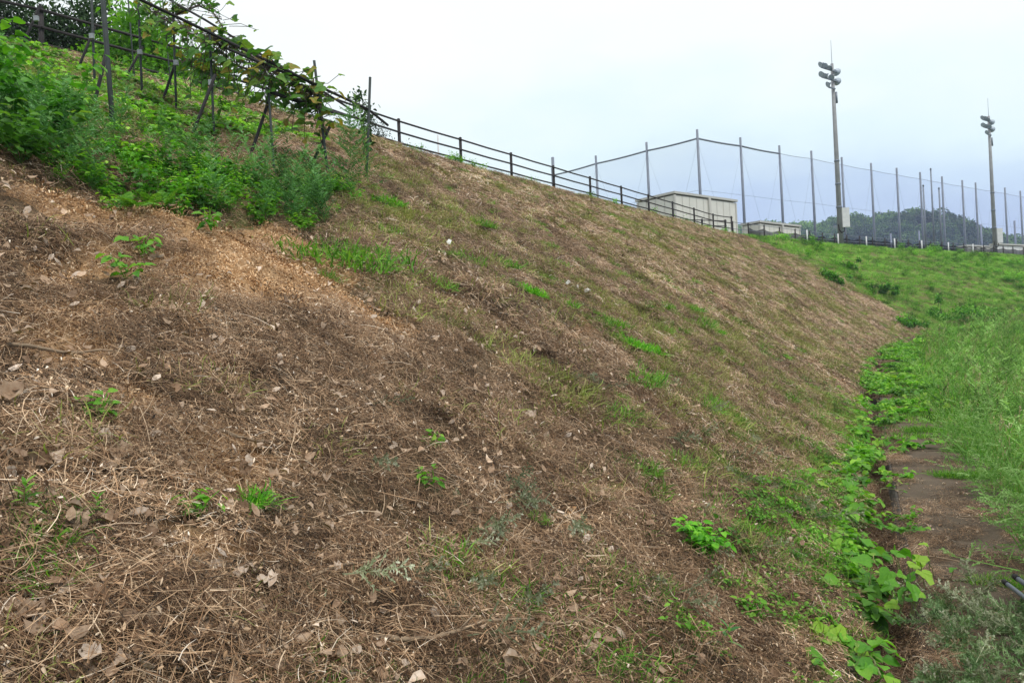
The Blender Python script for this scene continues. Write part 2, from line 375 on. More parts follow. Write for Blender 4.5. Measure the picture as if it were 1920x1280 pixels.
# plateau behind the fence, gutter, lower bank, plain
def strip(name, rows, mat, attrs=None, parent=None):
    V = np.stack(rows, 1); a, b = V.shape[:2]
    return link(name, mesh(name, V, grid_faces(a, b), mat, smooth=True, attrs={k: np.full(a * b, x) for k, x in (attrs or {}).items()}), parent)
sA = np.concatenate([np.arange(0, 21.001, .25)])
rows = []
for off in (-140, -90, -60, -30, -15, -8, -4, -2, -.8, .552):
    p = crom(FENCE, sA) + perp(FENCE, sA) * off; rows.append(np.stack([p[:, 0], p[:, 1], np.full(len(sA), ZC - (.004 if off < .5 else 0))], -1))
strip('plateau', rows, M['ground'], {'green': .8, 'soil': 0})['kind'] = 'structure'
sB = np.concatenate([np.arange(2, 16, .06), np.arange(16, 21.001, .2)])
def dz(p, d): q = p.copy(); q[:, 2] += d; return q
strip('gutter', [dz(toe_off(sB, -.02), .012), toe_off(sB, .05), dz(toe_off(sB, .07), -.34), dz(toe_off(sB, GUT - .05), -.34), dz(toe_off(sB, GUT - .02), .01), dz(toe_off(sB, GUT), .004)], M['ditch'])['kind'] = 'structure'
rows = []
for off in (GUT, GUT + PW + .02, GUT + PW + .4, GUT + PW + 1.2, GUT + PW + 3, GUT + PW + 6, GUT + PW + 12):
    e = off - GUT - PW; p = toe_off(sB, off)
    p[:, 2] += (-.10 if e <= .03 else -.06 + (fbm(p[:, 0], p[:, 1], 1.5, 3) - .5) * .3 - max(0, e - .3) * .33); rows.append(p)
strip('lower_bank', rows, M['ground'], {'green': 1.0, 'soil': 0})['kind'] = 'structure'
LBV = np.stack(rows, 1)
pl = link('plain', mesh('plain', [(-330, -60, -5), (430, -60, -5), (430, 420, -5), (-330, 420, -5)], [(0, 1, 2, 3)], M['hill'])); pl['kind'] = 'structure'

# concrete path of cast slabs
path = link('path', None); path['kind'] = 'structure'
s = 2.6; slabs = []; joints = []
def s_step(s, L):
    d = np.linalg.norm(crom(TOE[:, :2], s + .1) - crom(TOE[:, :2], s)) / .1; return s + L / d
ki = 0
while s < 17:
    joints.append(s); e = s_step(s, 1.85); q = np.linspace(s, s_step(s, 1.832), 5); h = random.uniform(-.006, .006)
    V = []
    for zz, sh in ((h, .012), (h - .012, 0), (-.13, 0)):
        a, b = toe_off(q, GUT + sh), toe_off(q, GUT + PW - sh); a[:, 2] += zz; b[:, 2] += zz + random.uniform(-.004, .004); V.append((a, b))
    vs, fs = [], []
    for i in range(5):
        vs += [V[2][0][i], V[1][0][i], V[0][0][i], V[0][1][i], V[1][1][i], V[2][1][i]]
    for i in range(4):
        for j in range(5): fs.append((i * 6 + j, i * 6 + j + 1, i * 6 + 7 + j, i * 6 + 6 + j)[::-1])
    fs += [tuple(range(6)), tuple(24 + j for j in range(6))[::-1]]
    link('concrete_slab', mesh('concrete_slab', vs, fs, M['concrete']), path); s = e

# ------------------------------------------------------------------ small plant pieces
def ribbons(P, D, L, Wd, sag, nseg, up=None, r=rng, cv=.12):
    """blades: base P, direction D, length L, width Wd; sag bends them down"""
    P, D = np.asarray(P, float), np.asarray(D, float); n = len(P); D = D / np.linalg.norm(D, axis=1, keepdims=True)
    side = np.cross(D, np.array([0, 0, 1.]) + r.normal(0, .25, (n, 3))); side /= np.linalg.norm(side, axis=1, keepdims=True) + 1e-9
    V = np.zeros((n, nseg + 1, 2, 3)); curve = r.normal(0, cv, (n, 1)) * L[:, None]
    for i in range(nseg + 1):
        t = i / nseg
        c = P + D * (L * t)[:, None] + side * (curve * math.sin(math.pi * t)); c[:, 2] -= sag * L * t * t
        w = (Wd * (1 - .75 * t ** 2) * .5)[:, None]
        V[:, i, 0] = c - side * w; V[:, i, 1] = c + side * w
    b = (np.arange(n) * (nseg + 1) * 2)[:, None]
    f = np.concatenate([np.stack([b + 2 * i, b + 2 * i + 1, b + 2 * i + 3, b + 2 * i + 2], -1) for i in range(nseg)], 1).reshape(-1, 4)
    return V.reshape(-1, 3), f, (nseg + 1) * 2
def leafs(P, D, N, L, Wd, fold=.25, curl=.2):
    """flat folded leaves: 8 verts, 6 quads-as-quads; base P along D, normal N"""
    P, D, N = (np.asarray(a, float) for a in (P, D, N)); n = len(P)
    D = D / np.linalg.norm(D, axis=1, keepdims=True); Sd = np.cross(D, N); Sd /= np.linalg.norm(Sd, axis=1, keepdims=True) + 1e-9; N = np.cross(Sd, D)
    L, Wd = L[:, None], Wd[:, None]; V = np.zeros((n, 8, 3))
    def pt(a, b, c): return P + D * L * a + Sd * Wd * b + N * Wd * c - N * L * curl * a * a
    V[:, 0] = pt(0, 0, 0); V[:, 1] = pt(.3, -.42, fold * .8); V[:, 2] = pt(.3, 0, 0); V[:, 3] = pt(.3, .42, fold * .8)
    V[:, 4] = pt(.68, -.36, fold * .7); V[:, 5] = pt(.68, 0, 0); V[:, 6] = pt(.68, .36, fold * .7); V[:, 7] = pt(1, 0, 0)
    b = (np.arange(n) * 8)[:, None]
    f = np.stack([np.concatenate([b + i for i in q], 1) for q in ((0, 2, 1, 1), (0, 3, 2, 2), (1, 2, 5, 4), (2, 3, 6, 5), (4, 5, 7, 7), (5, 6, 7, 7))], 1).reshape(-1, 4)
    return V.reshape(-1, 3), f, 8
def tri_mesh(name, V, f, mat, v, per):
    q = f[f[:, 2] != f[:, 3]]; t = f[f[:, 2] == f[:, 3]][:, :3]
    tr = np.concatenate([q[:, [0, 1, 2]], q[:, [0, 2, 3]], t]); return mesh(name, V, tr, mat, np.repeat(v, per), smooth=False)
def join(parts):
    V, f, vv, b = [], [], [], 0
    for (a, g, per), v in parts:
        V.append(a); f.append(g + b); vv.append(np.repeat(v, per)); b += len(a)
    return np.concatenate(V), np.concatenate(f), np.concatenate(vv)
def cmesh(name, parts, mat):
    V, f, v = join(parts); q = f[f[:, 2] != f[:, 3]]; t = f[f[:, 2] == f[:, 3]][:, :3]
    return mesh(name, V, np.concatenate([q[:, [0, 1, 2]], q[:, [0, 2, 3]], t]), mat, v)
def sph(n, el0, el1, r=rng):
    a = r.uniform(0, 2 * math.pi, n); e = r.uniform(el0, el1, n); return np.stack([np.cos(a) * np.cos(e), np.sin(a) * np.cos(e), np.sin(e)], -1)
def disc(n, rad, z0, z1, r=rng):
    a = r.uniform(0, 2 * math.pi, n); q = rad * np.sqrt(r.random(n)); return np.stack([np.cos(a) * q, np.sin(a) * q, r.uniform(z0, z1, n)], -1)

def straw(n, rad, L0, L1, w0, w1, h, frag, mat=None, flat=.4, fs=5., vb=1.6):
    D = sph(n, -.12, flat); P = disc(n, rad, 0, h); L = rng.uniform(L0, L1, n) ** 1; P = P - D * L[:, None] * .5; P[:, 2] = np.maximum(P[:, 2], -.01)
    parts = [(ribbons(P, D, L, rng.uniform(w0, w1, n), .12, 3, cv=.055), np.clip(rng.beta(1.1, vb, n), 0, 1))]
    if frag:
        Pf = disc(frag, rad, .004, h * 1.1); Df = sph(frag, -.3, .3); Nf = sph(frag, .5, 1.57)
        parts.append((leafs(Pf, Df, Nf, rng.uniform(w1 * 1.5, w1 * fs, frag), rng.uniform(w1 * 1., w1 * fs * .55, frag), rng.choice([-.6, .5]), .7), np.clip(rng.beta(1.3, 1.9, frag), 0, 1)))
    return cmesh('straw', parts, mat or M['straw'])
def grass_clump(n, rad, L0, L1, w0, w1, e0, mat, sag=.35, nseg=4):
    P = disc(n, rad, -.01, .0); D = sph(n, e0, 1.5); D[:, :2] += P[:, :2] / max(rad, .01) * .35
    return cmesh('grass', [(ribbons(P, D, rng.uniform(L0, L1, n), rng.uniform(w0, w1, n), sag, nseg), rng.random(n))], mat)
def sprig(h, nb, per, Lb, leafL, leafW, mat, lean=.25, spread=.9):
    return cmesh('sprig', sprig_parts(h, nb, per, Lb, leafL, leafW, lean, spread), mat)
def cmesh_many(lists):
    o = []
    for l in lists:
        d = np.append(rng.normal(0, .12, 2), 0); o += [((a[0] + d, a[1], a[2]), v) for a, v in l]
    return cmesh('mugwort_plant', o, M['palemugwort'])
def sprig_parts(h, nb, per, Lb, leafL, leafW, lean=.25, spread=.9):
    """a mugwort stem: side shoots with small narrow leaves"""
    P, D, N, L, Wd, v = [], [], [], [], [], []; st = []
    ld = np.array([rng.normal(0, lean), rng.normal(0, lean), 0])
    pos = lambda t: np.array([0, 0, h * t]) + ld * h * t * t
    for b in range(nb):
        t = .12 + .88 * (b + .5) / nb; a = b * 2.4 + rng.uniform(-.4, .4); ln = Lb * (1.05 - .8 * t) * rng.uniform(.7, 1.2)
        d = np.array([math.cos(a) * spread, math.sin(a) * spread, rng.uniform(.35, .9)]); d /= np.linalg.norm(d); b0 = pos(t)
        st.append((b0, d, ln))
        for j in range(per):
            q = (j + .6) / per; sd = np.cross(d, (0, 0, 1.)); sd /= np.linalg.norm(sd); sgn = 1 if j % 2 else -1
            dd = d * rng.uniform(.4, 1) + sd * sgn * rng.uniform(.3, 1) + np.array([0, 0, rng.uniform(-.1, .4)])
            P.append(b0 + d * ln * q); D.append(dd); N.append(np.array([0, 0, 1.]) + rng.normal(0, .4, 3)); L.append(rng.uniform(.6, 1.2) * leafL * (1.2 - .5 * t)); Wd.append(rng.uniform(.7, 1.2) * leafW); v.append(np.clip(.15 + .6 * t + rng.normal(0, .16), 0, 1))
    parts = [(leafs(P, D, N, np.array(L), np.array(Wd)), np.array(v))]
    sp = np.array([x[0] for x in st]); sdr = np.array([x[1] for x in st]); sl = np.array([x[2] for x in st])
    parts.append((ribbons(sp, sdr, sl, np.full(len(st), .004), .05, 1), np.full(len(st), .5)))
    ps = np.array([pos(0), pos(.34), pos(.67)]); pe = np.array([pos(.34), pos(.67), pos(1)])
    parts.append((ribbons(ps, pe - ps, np.linalg.norm(pe - ps, axis=1), np.full(3, .009), 0, 1), np.full(3, .45)))
    return parts
def leafy(ns, nl, h, rad, l0, l1, mat, wr=.7):
    """bushy herb with broad leaves"""
    P, D, N, v = [], [], [], []; parts = []; A, B = [], []
    for i in range(ns):
        a = rng.uniform(0, 6.28); lean = rng.uniform(.1, 1) * rad; hh = h * rng.uniform(.55, 1.1); tip = np.array([math.cos(a) * lean, math.sin(a) * lean, hh]); A.append((0, 0, 0)); B.append(tip)
        for j in range(nl):
            t = rng.uniform(.25, 1.0); p = tip * t; q = rng.uniform(0, 6.28); d = np.array([math.cos(q), math.sin(q), rng.uniform(-.35, .35)])
            P.append(p + d * .02); D.append(d); N.append(np.array([0, 0, 1.]) + rng.normal(0, .35, 3)); v.append(np.clip(.1 + .65 * t * p[2] / h + rng.normal(0, .18), 0, 1))
    L = rng.uniform(l0, l1, len(P)); parts.append((leafs(P, D, N, L, L * rng.uniform(wr * .8, wr * 1.2, len(P)), .2, .25), np.array(v)))
    A, B = np.array(A, float), np.array(B); parts.append((ribbons(A, B, np.linalg.norm(B, axis=1), np.full(ns, .008), .0, 2), np.full(ns, .4)))
    return cmesh('leafy', parts, mat)

# ------------------------------------------------------------------ scattering of uncountable cover
def frames(Nr, yaw, mix=0.0):
    n = Nr * (1 - mix) + np.array([0, 0, 1.]) * mix; n /= np.linalg.norm(n, axis=1, keepdims=True)
    a = np.stack([np.cos(yaw), np.sin(yaw), np.zeros(len(yaw))], -1); b = np.cross(n, a); b /= np.linalg.norm(b, axis=1, keepdims=True); a = np.cross(b, n)
    return np.stack([np.arctan2(b[:, 2], n[:, 2]), -np.arcsin(np.clip(a[:, 2], -1, 1)), np.arctan2(a[:, 1], a[:, 0])], -1)
def surf_sample(V, dens, maxd=1e9):
    """random points on a grid surface V[a,b,3] with dens[a-1,b-1] per m2"""
    A, B_, Cc, D_ = V[:-1, :-1], V[1:, :-1], V[1:, 1:], V[:-1, 1:]
    nr = np.cross(Cc - A, D_ - B_); ar = np.linalg.norm(nr, axis=-1) / 2; nr = nr / (2 * ar[..., None] + 1e-12); nr[nr[..., 2] < 0] *= -1
    k = rng.poisson(ar * dens); i, j = np.nonzero(k); r = k[i, j]; i, j = np.repeat(i, r), np.repeat(j, r)
    u, v = rng.random(len(i))[:, None], rng.random(len(i))[:, None]
    P = (A[i, j] * (1 - u) + B_[i, j] * u) * (1 - v) + (D_[i, j] * (1 - u) + Cc[i, j] * u) * v
    return P, nr[i, j], i, j
_colls = {}
def protos(key, meshes):
    c = bpy.data.collections.new(key)
    for i, me in enumerate(meshes): c.objects.link(bpy.data.objects.new('%s_%02d' % (key, i), me))
    _colls[key] = (c, len(meshes)); return key
_ng = {}
def gn(key):
    if key in _ng: return _ng[key]
    t = bpy.data.node_groups.new('scatter ' + key, 'GeometryNodeTree')
    t.interface.new_socket('Geometry', in_out='INPUT', socket_type='NodeSocketGeometry'); t.interface.new_socket('Geometry', in_out='OUTPUT', socket_type='NodeSocketGeometry')
    gi, go, ip, ci = (t.nodes.new(x) for x in ('NodeGroupInput', 'NodeGroupOutput', 'GeometryNodeInstanceOnPoints', 'GeometryNodeCollectionInfo'))
    ci.inputs['Collection'].default_value = _colls[key][0]; ci.inputs['Separate Children'].default_value = True; ci.inputs['Reset Children'].default_value = True
    ip.inputs['Pick Instance'].default_value = True
    t.links.new(gi.outputs[0], ip.inputs['Points']); t.links.new(ci.outputs[0], ip.inputs['Instance'])
    for nm, ty, sk in (('rot', 'FLOAT_VECTOR', 'Rotation'), ('size', 'FLOAT', 'Scale'), ('pick', 'INT', 'Instance Index')):
        na = t.nodes.new('GeometryNodeInputNamedAttribute'); na.data_type = ty; na.inputs['Name'].default_value = nm
        t.links.new(na.outputs['Attribute'], ip.inputs[sk])
    t.links.new(ip.outputs[0], go.inputs[0]); _ng[key] = t; return t
def scatter(name, key, P, rot, size, tint, label=None, cat=None):
    n = len(P)
    me = bpy.data.meshes.new(name); me.vertices.add(n); me.vertices.foreach_set('co', np.asarray(P, np.float32).ravel())
    a = me.attributes.new('rot', 'FLOAT_VECTOR', 'POINT'); a.data.foreach_set('vector', np.asarray(rot, np.float32).ravel())
    a = me.attributes.new('size', 'FLOAT', 'POINT'); a.data.foreach_set('value', np.asarray(size, np.float32))
    a = me.attributes.new('tint', 'FLOAT', 'POINT'); a.data.foreach_set('value', np.asarray(tint, np.float32))
    a = me.attributes.new('pick', 'INT', 'POINT'); a.data.foreach_set('value', rng.integers(0, _colls[key][1], n).astype(np.int32))
    o = link(name, me); o['kind'] = 'stuff'
    if label: o['label'] = label; o['category'] = cat
    m = o.modifiers.new('scatter', 'NODES'); m.node_group = gn(key); return o

protos('straw_near', [straw(170, .17, .015, rng.choice([.08, .13, .20]), .0009, .0027, .055, 48, fs=7., vb=2.3) for _ in range(9)])
protos('straw_mid', [straw(140, .24, .03, .18, .002, .005, .07, 14, fs=4.5, vb=1.9) for _ in range(5)])
protos('straw_far', [straw(120, .34, .05, .20, .005, .010, .09, 10, fs=3.) for _ in range(4)])
protos('crumbs', [straw(34, .16, .012, .07, .002, .005, .012, 55, M['soilbits'], .25) for _ in range(4)])
protos('thin_grass', [grass_clump(60, .15, .05, .16, .0025, .006, .45, M['mixgrass']) for _ in range(4)])
protos('turf', [grass_clump(80, .15, .06, .17, .0035, .0075, .5, M['grass']) for _ in range(4)])
protos('bank_grass', [grass_clump(80, .42, .22, .62, .009, .018, .55, M['bankgrass'], .45) for _ in range(5)])
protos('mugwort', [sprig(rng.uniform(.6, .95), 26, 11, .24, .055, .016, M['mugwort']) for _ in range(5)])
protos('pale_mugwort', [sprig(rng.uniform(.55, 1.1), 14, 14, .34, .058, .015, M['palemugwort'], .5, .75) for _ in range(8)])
protos('cut_sprig', [sprig(rng.uniform(.22, .4), 14, 9, .12, .026, .010, M['greysprig'], .2, .8) for _ in range(4)])
protos('low_mugwort', [sprig(rng.uniform(.25, .42), 18, 11, .13, .030, .009, M['lowmug'], .3, .9) for _ in range(4)])
protos('broad', [leafy(7, 16, rng.uniform(.45, .75), .4, [.05, .09][0], .09, M['broadleaf']) for _ in range(4)])
protos('herb', [leafy(8, 16, rng.uniform(.3, .5), .3, .05, .10, M['kudzu'], .45) for _ in range(4)])
protos('ground_cover', [leafy(9, 9, .09, .17, .018, .04, M['grass'], .6) for _ in range(4)])
protos('creeper', [leafy(8, 7, .14, .3, .06, .12, M['kudzu'], .95) for _ in range(4)])
protos('dead_bits', [mesh('dead_bit', *(lambda q: (q[0], np.concatenate([q[1][q[1][:, 2] != q[1][:, 3]][:, [0, 1, 2]], q[1][q[1][:, 2] != q[1][:, 3]][:, [0, 2, 3]], q[1][q[1][:, 2] == q[1][:, 3]][:, :3]])))(leafs(np.zeros((1, 3)), np.array([[1., 0, 0]]), np.array([[0, 0, 1.]]), np.array([.05]), np.array([.036]), f_, c_)), M['deadleaf'], np.full(8, vv)) for f_, c_, vv in ((.3, .4, .3), (-.4, -.3, .55), (.6, .2, .8), (-.2, .6, .95), (.15, -.5, .45))])

CX, CY = SLV[..., 0], SLV[..., 1]
cen = (SLV[:-1, :-1] + SLV[1:, 1:]) / 2; cs = (sg[:-1, :-1] + sg[1:, 1:]) / 2; ct = (tg[:-1, :-1] + tg[1:, 1:]) / 2
td = np.linalg.norm(cen[..., :2] - crom(TOE[:, :2], cs), axis=-1); pp, dep = project(cen); dist = np.linalg.norm(cen - EYE, axis=-1)
view = (pp[..., 0] > -450) & (pp[..., 0] < 2370) & (pp[..., 1] < 1800) & (dep > .3)
bd2 = inpoly(cen, BED2).astype(float); mown = MOWN(cs, ct); sl_ = soilmask(cen); sl2 = soilmask(cen, 1.45); bd = bedmask(cen)
gp = np.clip((fbm(cen[..., 0], cen[..., 1], 1.9, 4) - .47) * 5, 0, 1) * np.clip((np.hypot(cen[..., 0], cen[..., 1]) - 4) / 5, 0, 1)
clump = np.clip(1.2 - 4 * np.clip(fbm(cen[..., 0] + 20, cen[..., 1], .42, 2) - .54, 0, 1), .15, 1) * np.clip(.45 + 1.2 * np.clip((fbm(cen[..., 0] + 7, cen[..., 1], .9, 3) - .3) * 2.2, 0, 1), 0, 1.7)
thatch = view * mown * (1 - .94 * sl_ * np.clip((fbm(cen[..., 0] + 5, cen[..., 1] + 15, .45, 3) - .36) * 7, 0, 1)) * (1 - .45 * bd) * (.35 + .65 * clump)
def put(name, key, dens, s0, s1, mix=0, lift=0., tv=.35, label=None, cat=None, patch=1.2, V=SLV, heap=0., lay=0., bias=0.):
    P, Nr, i, j = surf_sample(V, dens)
    P = P + Nr * (lift + heap * rng.random(len(P))[:, None] ** 2)
    if lay: Nr = Nr * (1 - lay) + np.concatenate([rng.normal(0, 1, (len(P), 2)), np.zeros((len(P), 1))], 1) * lay; Nr /= np.linalg.norm(Nr, axis=1, keepdims=True)
    tint = bias + (fbm(P[:, 0] + 71, P[:, 1], patch, 3) - .5) * .9 * tv + rng.normal(0, tv * .6, len(P))
    scatter(name, key, P, frames(Nr, rng.uniform(0, 6.28, len(P)), mix), rng.uniform(s0, s1, len(P)), np.clip(tint, -.6, .6), label, cat)
    print(name, len(P))
put('cut_straw', 'straw_near', thatch * np.where(dist < 5.5, 100, np.where(dist < 8, 60, 0)), .7, 1.25, label='matted brown straw and cut stalks covering the near slope', cat='straw', heap=.055, tv=.45, patch=.2)
put('cut_straw', 'straw_mid', thatch * np.where(dist < 7, 0, np.where(dist < 17, 34, 0)), .75, 1.2, label='thinner brown straw covering the middle of the slope', cat='straw', heap=.055, tv=.45, patch=.2)
put('cut_straw', 'straw_far', thatch * np.where(dist < 16, 0, 15), .8, 1.2, label='brown straw covering the far part of the slope', cat='straw', heap=.05, tv=.5, patch=.5, bias=.10)
put('soil_crumbs', 'crumbs', view * mown * (sl_ * 110 + 5 * (1 - sl_)) * np.where(dist < 14, 1, 0) * (1 - bd), .7, 1.3, label='orange crumbs of bare soil on the slope', cat='soil')
SD = view * mown * (1 - bd) * (1 - .6 * sl_) * np.where(dist < 5, 7., np.where(dist < 10, 4., 0))
put('leaf_litter', 'dead_bits', view * mown * (1 - bd) * np.where(dist < 9, 34, 0) * np.clip(1.5 - (cen[..., 0] + 2) / 4, .25, 2.2), .45, 1.3, 0, .075, .4, 'small dead leaves scattered among the straw', 'leaf litter')
put('thin_grass', 'thin_grass', view * mown * (1 - sl_) * (1 - bd) * (.22 + 1.0 * gp) * np.where(dist < 6, 7, np.where(dist < 20, 24, 46)), .8, 1.6, .3, .03, .35, 'thin half dry green grass coming through the straw', 'grass')
put('sprouts', 'turf', view * mown * (1 - bd) * np.where(dist < 6, .3, np.where(dist < 18, 1.8, 2.6)) * np.clip((fbm(cen[..., 0] + 60, cen[..., 1] + 30, 1.3, 3) - .44) * 8, .05, 1.6), .45, 1.15, .3, .06, .3, 'small bright green sprouts dotted over the mown slope', 'sprouts')
put('turf', 'turf', view * mown * (1 - bd) * np.clip(1.4 - td / 1.2, 0, 1) * np.where(dist < 18, 22, 8) * np.clip((fbm(cen[..., 0], cen[..., 1], 1.1, 3) - .42) * 6, 0, 1), .7, 1.3, .3, 0, .3, 'patchy short grass along the toe of the slope', 'grass')
put('ground_cover', 'ground_cover', view * mown * np.clip(1.3 - td / .75, 0, 1) * np.where(dist < 16, 34, 8) * np.clip((fbm(cen[..., 0] + 9, cen[..., 1], .6, 3) - .40) * 6, 0, 1), .6, 1.2, .2, .02, .3, 'small leaved green ground cover along the toe of the slope', 'ground cover')
put('cut_mugwort', 'cut_sprig', view * mown * (1 - bd) * (1 - sl_) * np.where(dist < 9, 7., 0) * np.clip((fbm(cen[..., 0] + 40, cen[..., 1] + 9, 1.2, 3) - .50) * 9, 0.02, 1.5), .6, 1.1, 0, .05, .3, 'wilted grey green mugwort cuttings lying on the straw', 'cuttings', lay=.9)
put('bank_grass', 'bank_grass', view * (~mown) * 10.0, .32, .8, .5, 0, .65, 'tall green grass covering the unmown bank', 'grass', 5.0)
put('weed_bed', 'mugwort', bd * view * 26 * np.clip((fbm(cen[..., 0] + 3, cen[..., 1], 1.4, 3) - .38) * 5, 0, 1), .45, .9, .7, -.03, .5, 'feathery blue green mugwort in the weed bed', 'weeds')
put('weed_bed', 'broad', bd * view * 20 * np.clip((.56 - fbm(cen[..., 0] + 3, cen[..., 1], 1.4, 3)) * 6, 0, 1), .42, .8, .7, -.03, .5, 'broad leaved weeds in the weed bed', 'weeds')
put('weed_bed', 'herb', bd * view * 20, .4, .88, .7, -.03, .5, 'light green weeds filling the weed bed', 'weeds')
put('weed_bed', 'herb', bd2 * view * 26, .3, .6, .7, -.03, .45, 'low green weeds between the bed and the fence', 'weeds')
put('weed_bed', 'mugwort', bd2 * view * 14 * np.clip((fbm(cen[..., 0] + 3, cen[..., 1], 1.4, 3) - .42) * 6, 0, 1), .3, .6, .7, -.03, .45, 'feathery mugwort between the bed and the fence', 'weeds')
bd3 = np.maximum(inpoly(cen, BED3), (cs < 5.75) & (ct < .42)).astype(float)
put('low_weeds', 'creeper', bd3 * view * 30, .5, 1.0, .5, .0, .5, 'low green weeds covering the slope just below the fence', 'weeds')
put('low_weeds', 'turf', bd3 * view * 16, .7, 1.5, .5, .0, .45, 'grass covering the slope just below the fence', 'grass')
# fringe of weeds along the fence
crest = view * (cs < 16) * np.clip(1 - ct / .10, 0, 1) * (1 - bd)
put('crest_weeds', 'herb', crest * np.where(dep < 26, 3.2, .8) * np.clip((fbm(cen[..., 0], cen[..., 1] + 5, 2.2, 3) - .42) * 6, 0, 1), .6, 1.2, .8, 0, .35, 'green weeds growing along the foot of the fence', 'weeds')
put('crest_weeds', 'bank_grass', crest * 1.2, .5, .9, .8, 0, .35, 'grass growing along the foot of the fence', 'grass')
# gutter and path litter and the bank beyond the path
sP = np.arange(3, 16.5, .05)
GV = np.stack([dz(toe_off(sP, .06), -.25), dz(toe_off(sP, .2), -.32), dz(toe_off(sP, GUT - .06), -.28)], 1)
protos('stalks', [straw(9, .5, .12, .42, .0015, .005, .07, 1, flat=.25, fs=3., vb=2.2) for _ in range(8)])
put('gutter_stalks', 'stalks', np.where(GV[:-1, :-1, 1] < 14, 9., 3.), .7, 1.2, 0, .06, .4, 'long dead stalks lying in the gutter', 'debris', V=GV)
put('gutter_debris', 'straw_near', np.where(GV[:-1, :-1, 1] < 14, 130., 30.), .7, 1.3, 0, 0, .4, 'dead stalks filling the gutter', 'debris', V=GV)
EV = np.stack([dz(toe_off(sP, -.35), .03), dz(toe_off(sP, .0), .0), dz(toe_off(sP, .1), -.1)], 1)
ed = fbm(EV[:-1, :-1, 0], EV[:-1, :-1, 1], .9, 3)
put('gutter_weeds', 'creeper', np.clip((ed - .4) * 6, 0, 1) * np.where(EV[:-1, :-1, 1] > 7, 26., 7), .6, 1.1, .6, .02, .3, 'creeping green leaves along the gutter edge', 'weeds', V=EV)
put('gutter_weeds', 'turf', np.clip((ed - .35) * 6, 0, 1) * 14., .6, 1.2, .4, 0, .3, 'short grass along the gutter edge', 'grass', V=EV)
PV = np.stack([dz(toe_off(sP, GUT + x), .004) for x in np.linspace(.0, PW, 6)], 1)
pc = (PV[:-1, :-1] + PV[1:, 1:]) / 2; pn = fbm(pc[..., 0], pc[..., 1], .8, 3); pfar = np.clip((pc[..., 1] - 9.5) / 5, 0, 1)
LV = np.stack([dz(toe_off(sP, GUT - .08), -.03), dz(toe_off(sP, GUT + .03), .012), dz(toe_off(sP, GUT + .18), .006)], 1); ln = fbm(LV[:-1, :-1, 0], LV[:-1, :-1, 1] + 50, .7, 3)
put('edge_litter', 'straw_near', 60. * np.clip((ln - .36) * 6, 0, 1), .5, .95, 0, .0, .35, 'dead stalks and dirt over the left edge of the path', 'litter', V=LV)
put('edge_weeds', 'creeper', np.where(LV[:-1, :-1, 1] > 6, 12., 4.) * np.clip((ln - .47) * 8, 0, 1), .35, .8, .5, .0, .3, 'creeping leaves over the left edge of the path', 'weeds', V=LV)
put('path_litter', 'straw_near', np.where(pc[..., 1] < 16, 34., 14) * np.clip((pn - .42) * 6, .12, 1), .5, 1.0, 0, 0, .35, 'dry stalks littering the concrete path', 'litter', V=PV)
put('path_litter', 'dead_bits', np.where(pc[..., 1] < 14, 22., 0), .4, .9, 0, .008, .4, 'small dead leaves on the concrete path', 'litter', V=PV)
put('path_weeds', 'creeper', pfar * 11. * np.clip((pn - .38) * 6, 0, 1), .6, 1.2, .6, .0, .35, 'light green creepers covering the far path', 'weeds', V=PV)
put('path_weeds', 'turf', pfar * 12. * np.clip((.6 - pn) * 6, 0, 1), .7, 1.4, .5, .0, .35, 'grass covering the far path', 'grass', V=PV)
near = np.clip((4.7 - pc[..., 1] + .6 * (pn - .5)) / .5, 0, 1) * (pc[..., 1] > 1.5)
put('low_mugwort', 'low_mugwort', near * 100., .45, .9, 0, .02, .3, 'low grey green mugwort sprawling over the near path', 'weeds', V=PV, lay=.9, heap=.07)
put('path_stalks', 'stalks', near * 3. + .5 * (pc[..., 1] < 12), .4, .9, 0, .0, .4, 'dead stalks lying on the near path', 'litter', V=PV)
put('slope_stalks', 'stalks', SD, .5, .95, 0, .05, .4, 'long brown stalks lying over the straw of the near slope', 'stalks')
put('low_mugwort', 'cut_sprig', near * 60., .45, .9, 0, .03, .3, 'wilted mugwort on the near path', 'weeds', V=PV, lay=.88, heap=.12)
jp = np.concatenate([toe_off(js + rng.normal(0, .012, k_), GUT + PW * (1 - (.75 * w_) * rng.random(k_))) for js, k_, w_ in zip([j for j in joints if j > 4.8], (4, 22, 2, 34, 9, 26, 14, 20, 20, 20, 12, 16, 10, 10, 10, 10, 10, 10, 10), (.2, .9, .2, .75, .4, .9, .5, 1, 1, 1, 1, 1, 1, 1, 1, 1, 1, 1, 1))])
scatter('joint_grass', 'turf', jp, np.stack([np.zeros(len(jp)), np.zeros(len(jp)), rng.uniform(0, 6.28, len(jp))], -1), rng.uniform(.4, 1.1, len(jp)) * np.clip(jp[:, 1] / 8, .5, 1.2), rng.normal(0, .15, len(jp)), 'grass growing in the joints of the concrete path', 'grass')
RV = np.stack([dz(toe_off(sP, GUT + PW + x), .0 - max(0, x - .3) * .33) for x in (-.12, .12, .5, 1.0, 1.8, 3, 5)], 1)
rc = (RV[:-1, :-1] + RV[1:, 1:]) / 2; rn = fbm(rc[..., 0], rc[..., 1], 1.6, 3)
put('bank_mugwort', 'pale_mugwort', np.where(rc[..., 1] < 9, 12., np.where(rc[..., 1] < 22, 6., 4.)) * np.clip((rn - .36) * 6, .12, 1), .45, 1.25, .6, -.05, .55, 'pale feathery mugwort crowding the right edge of the path', 'weeds', V=RV)
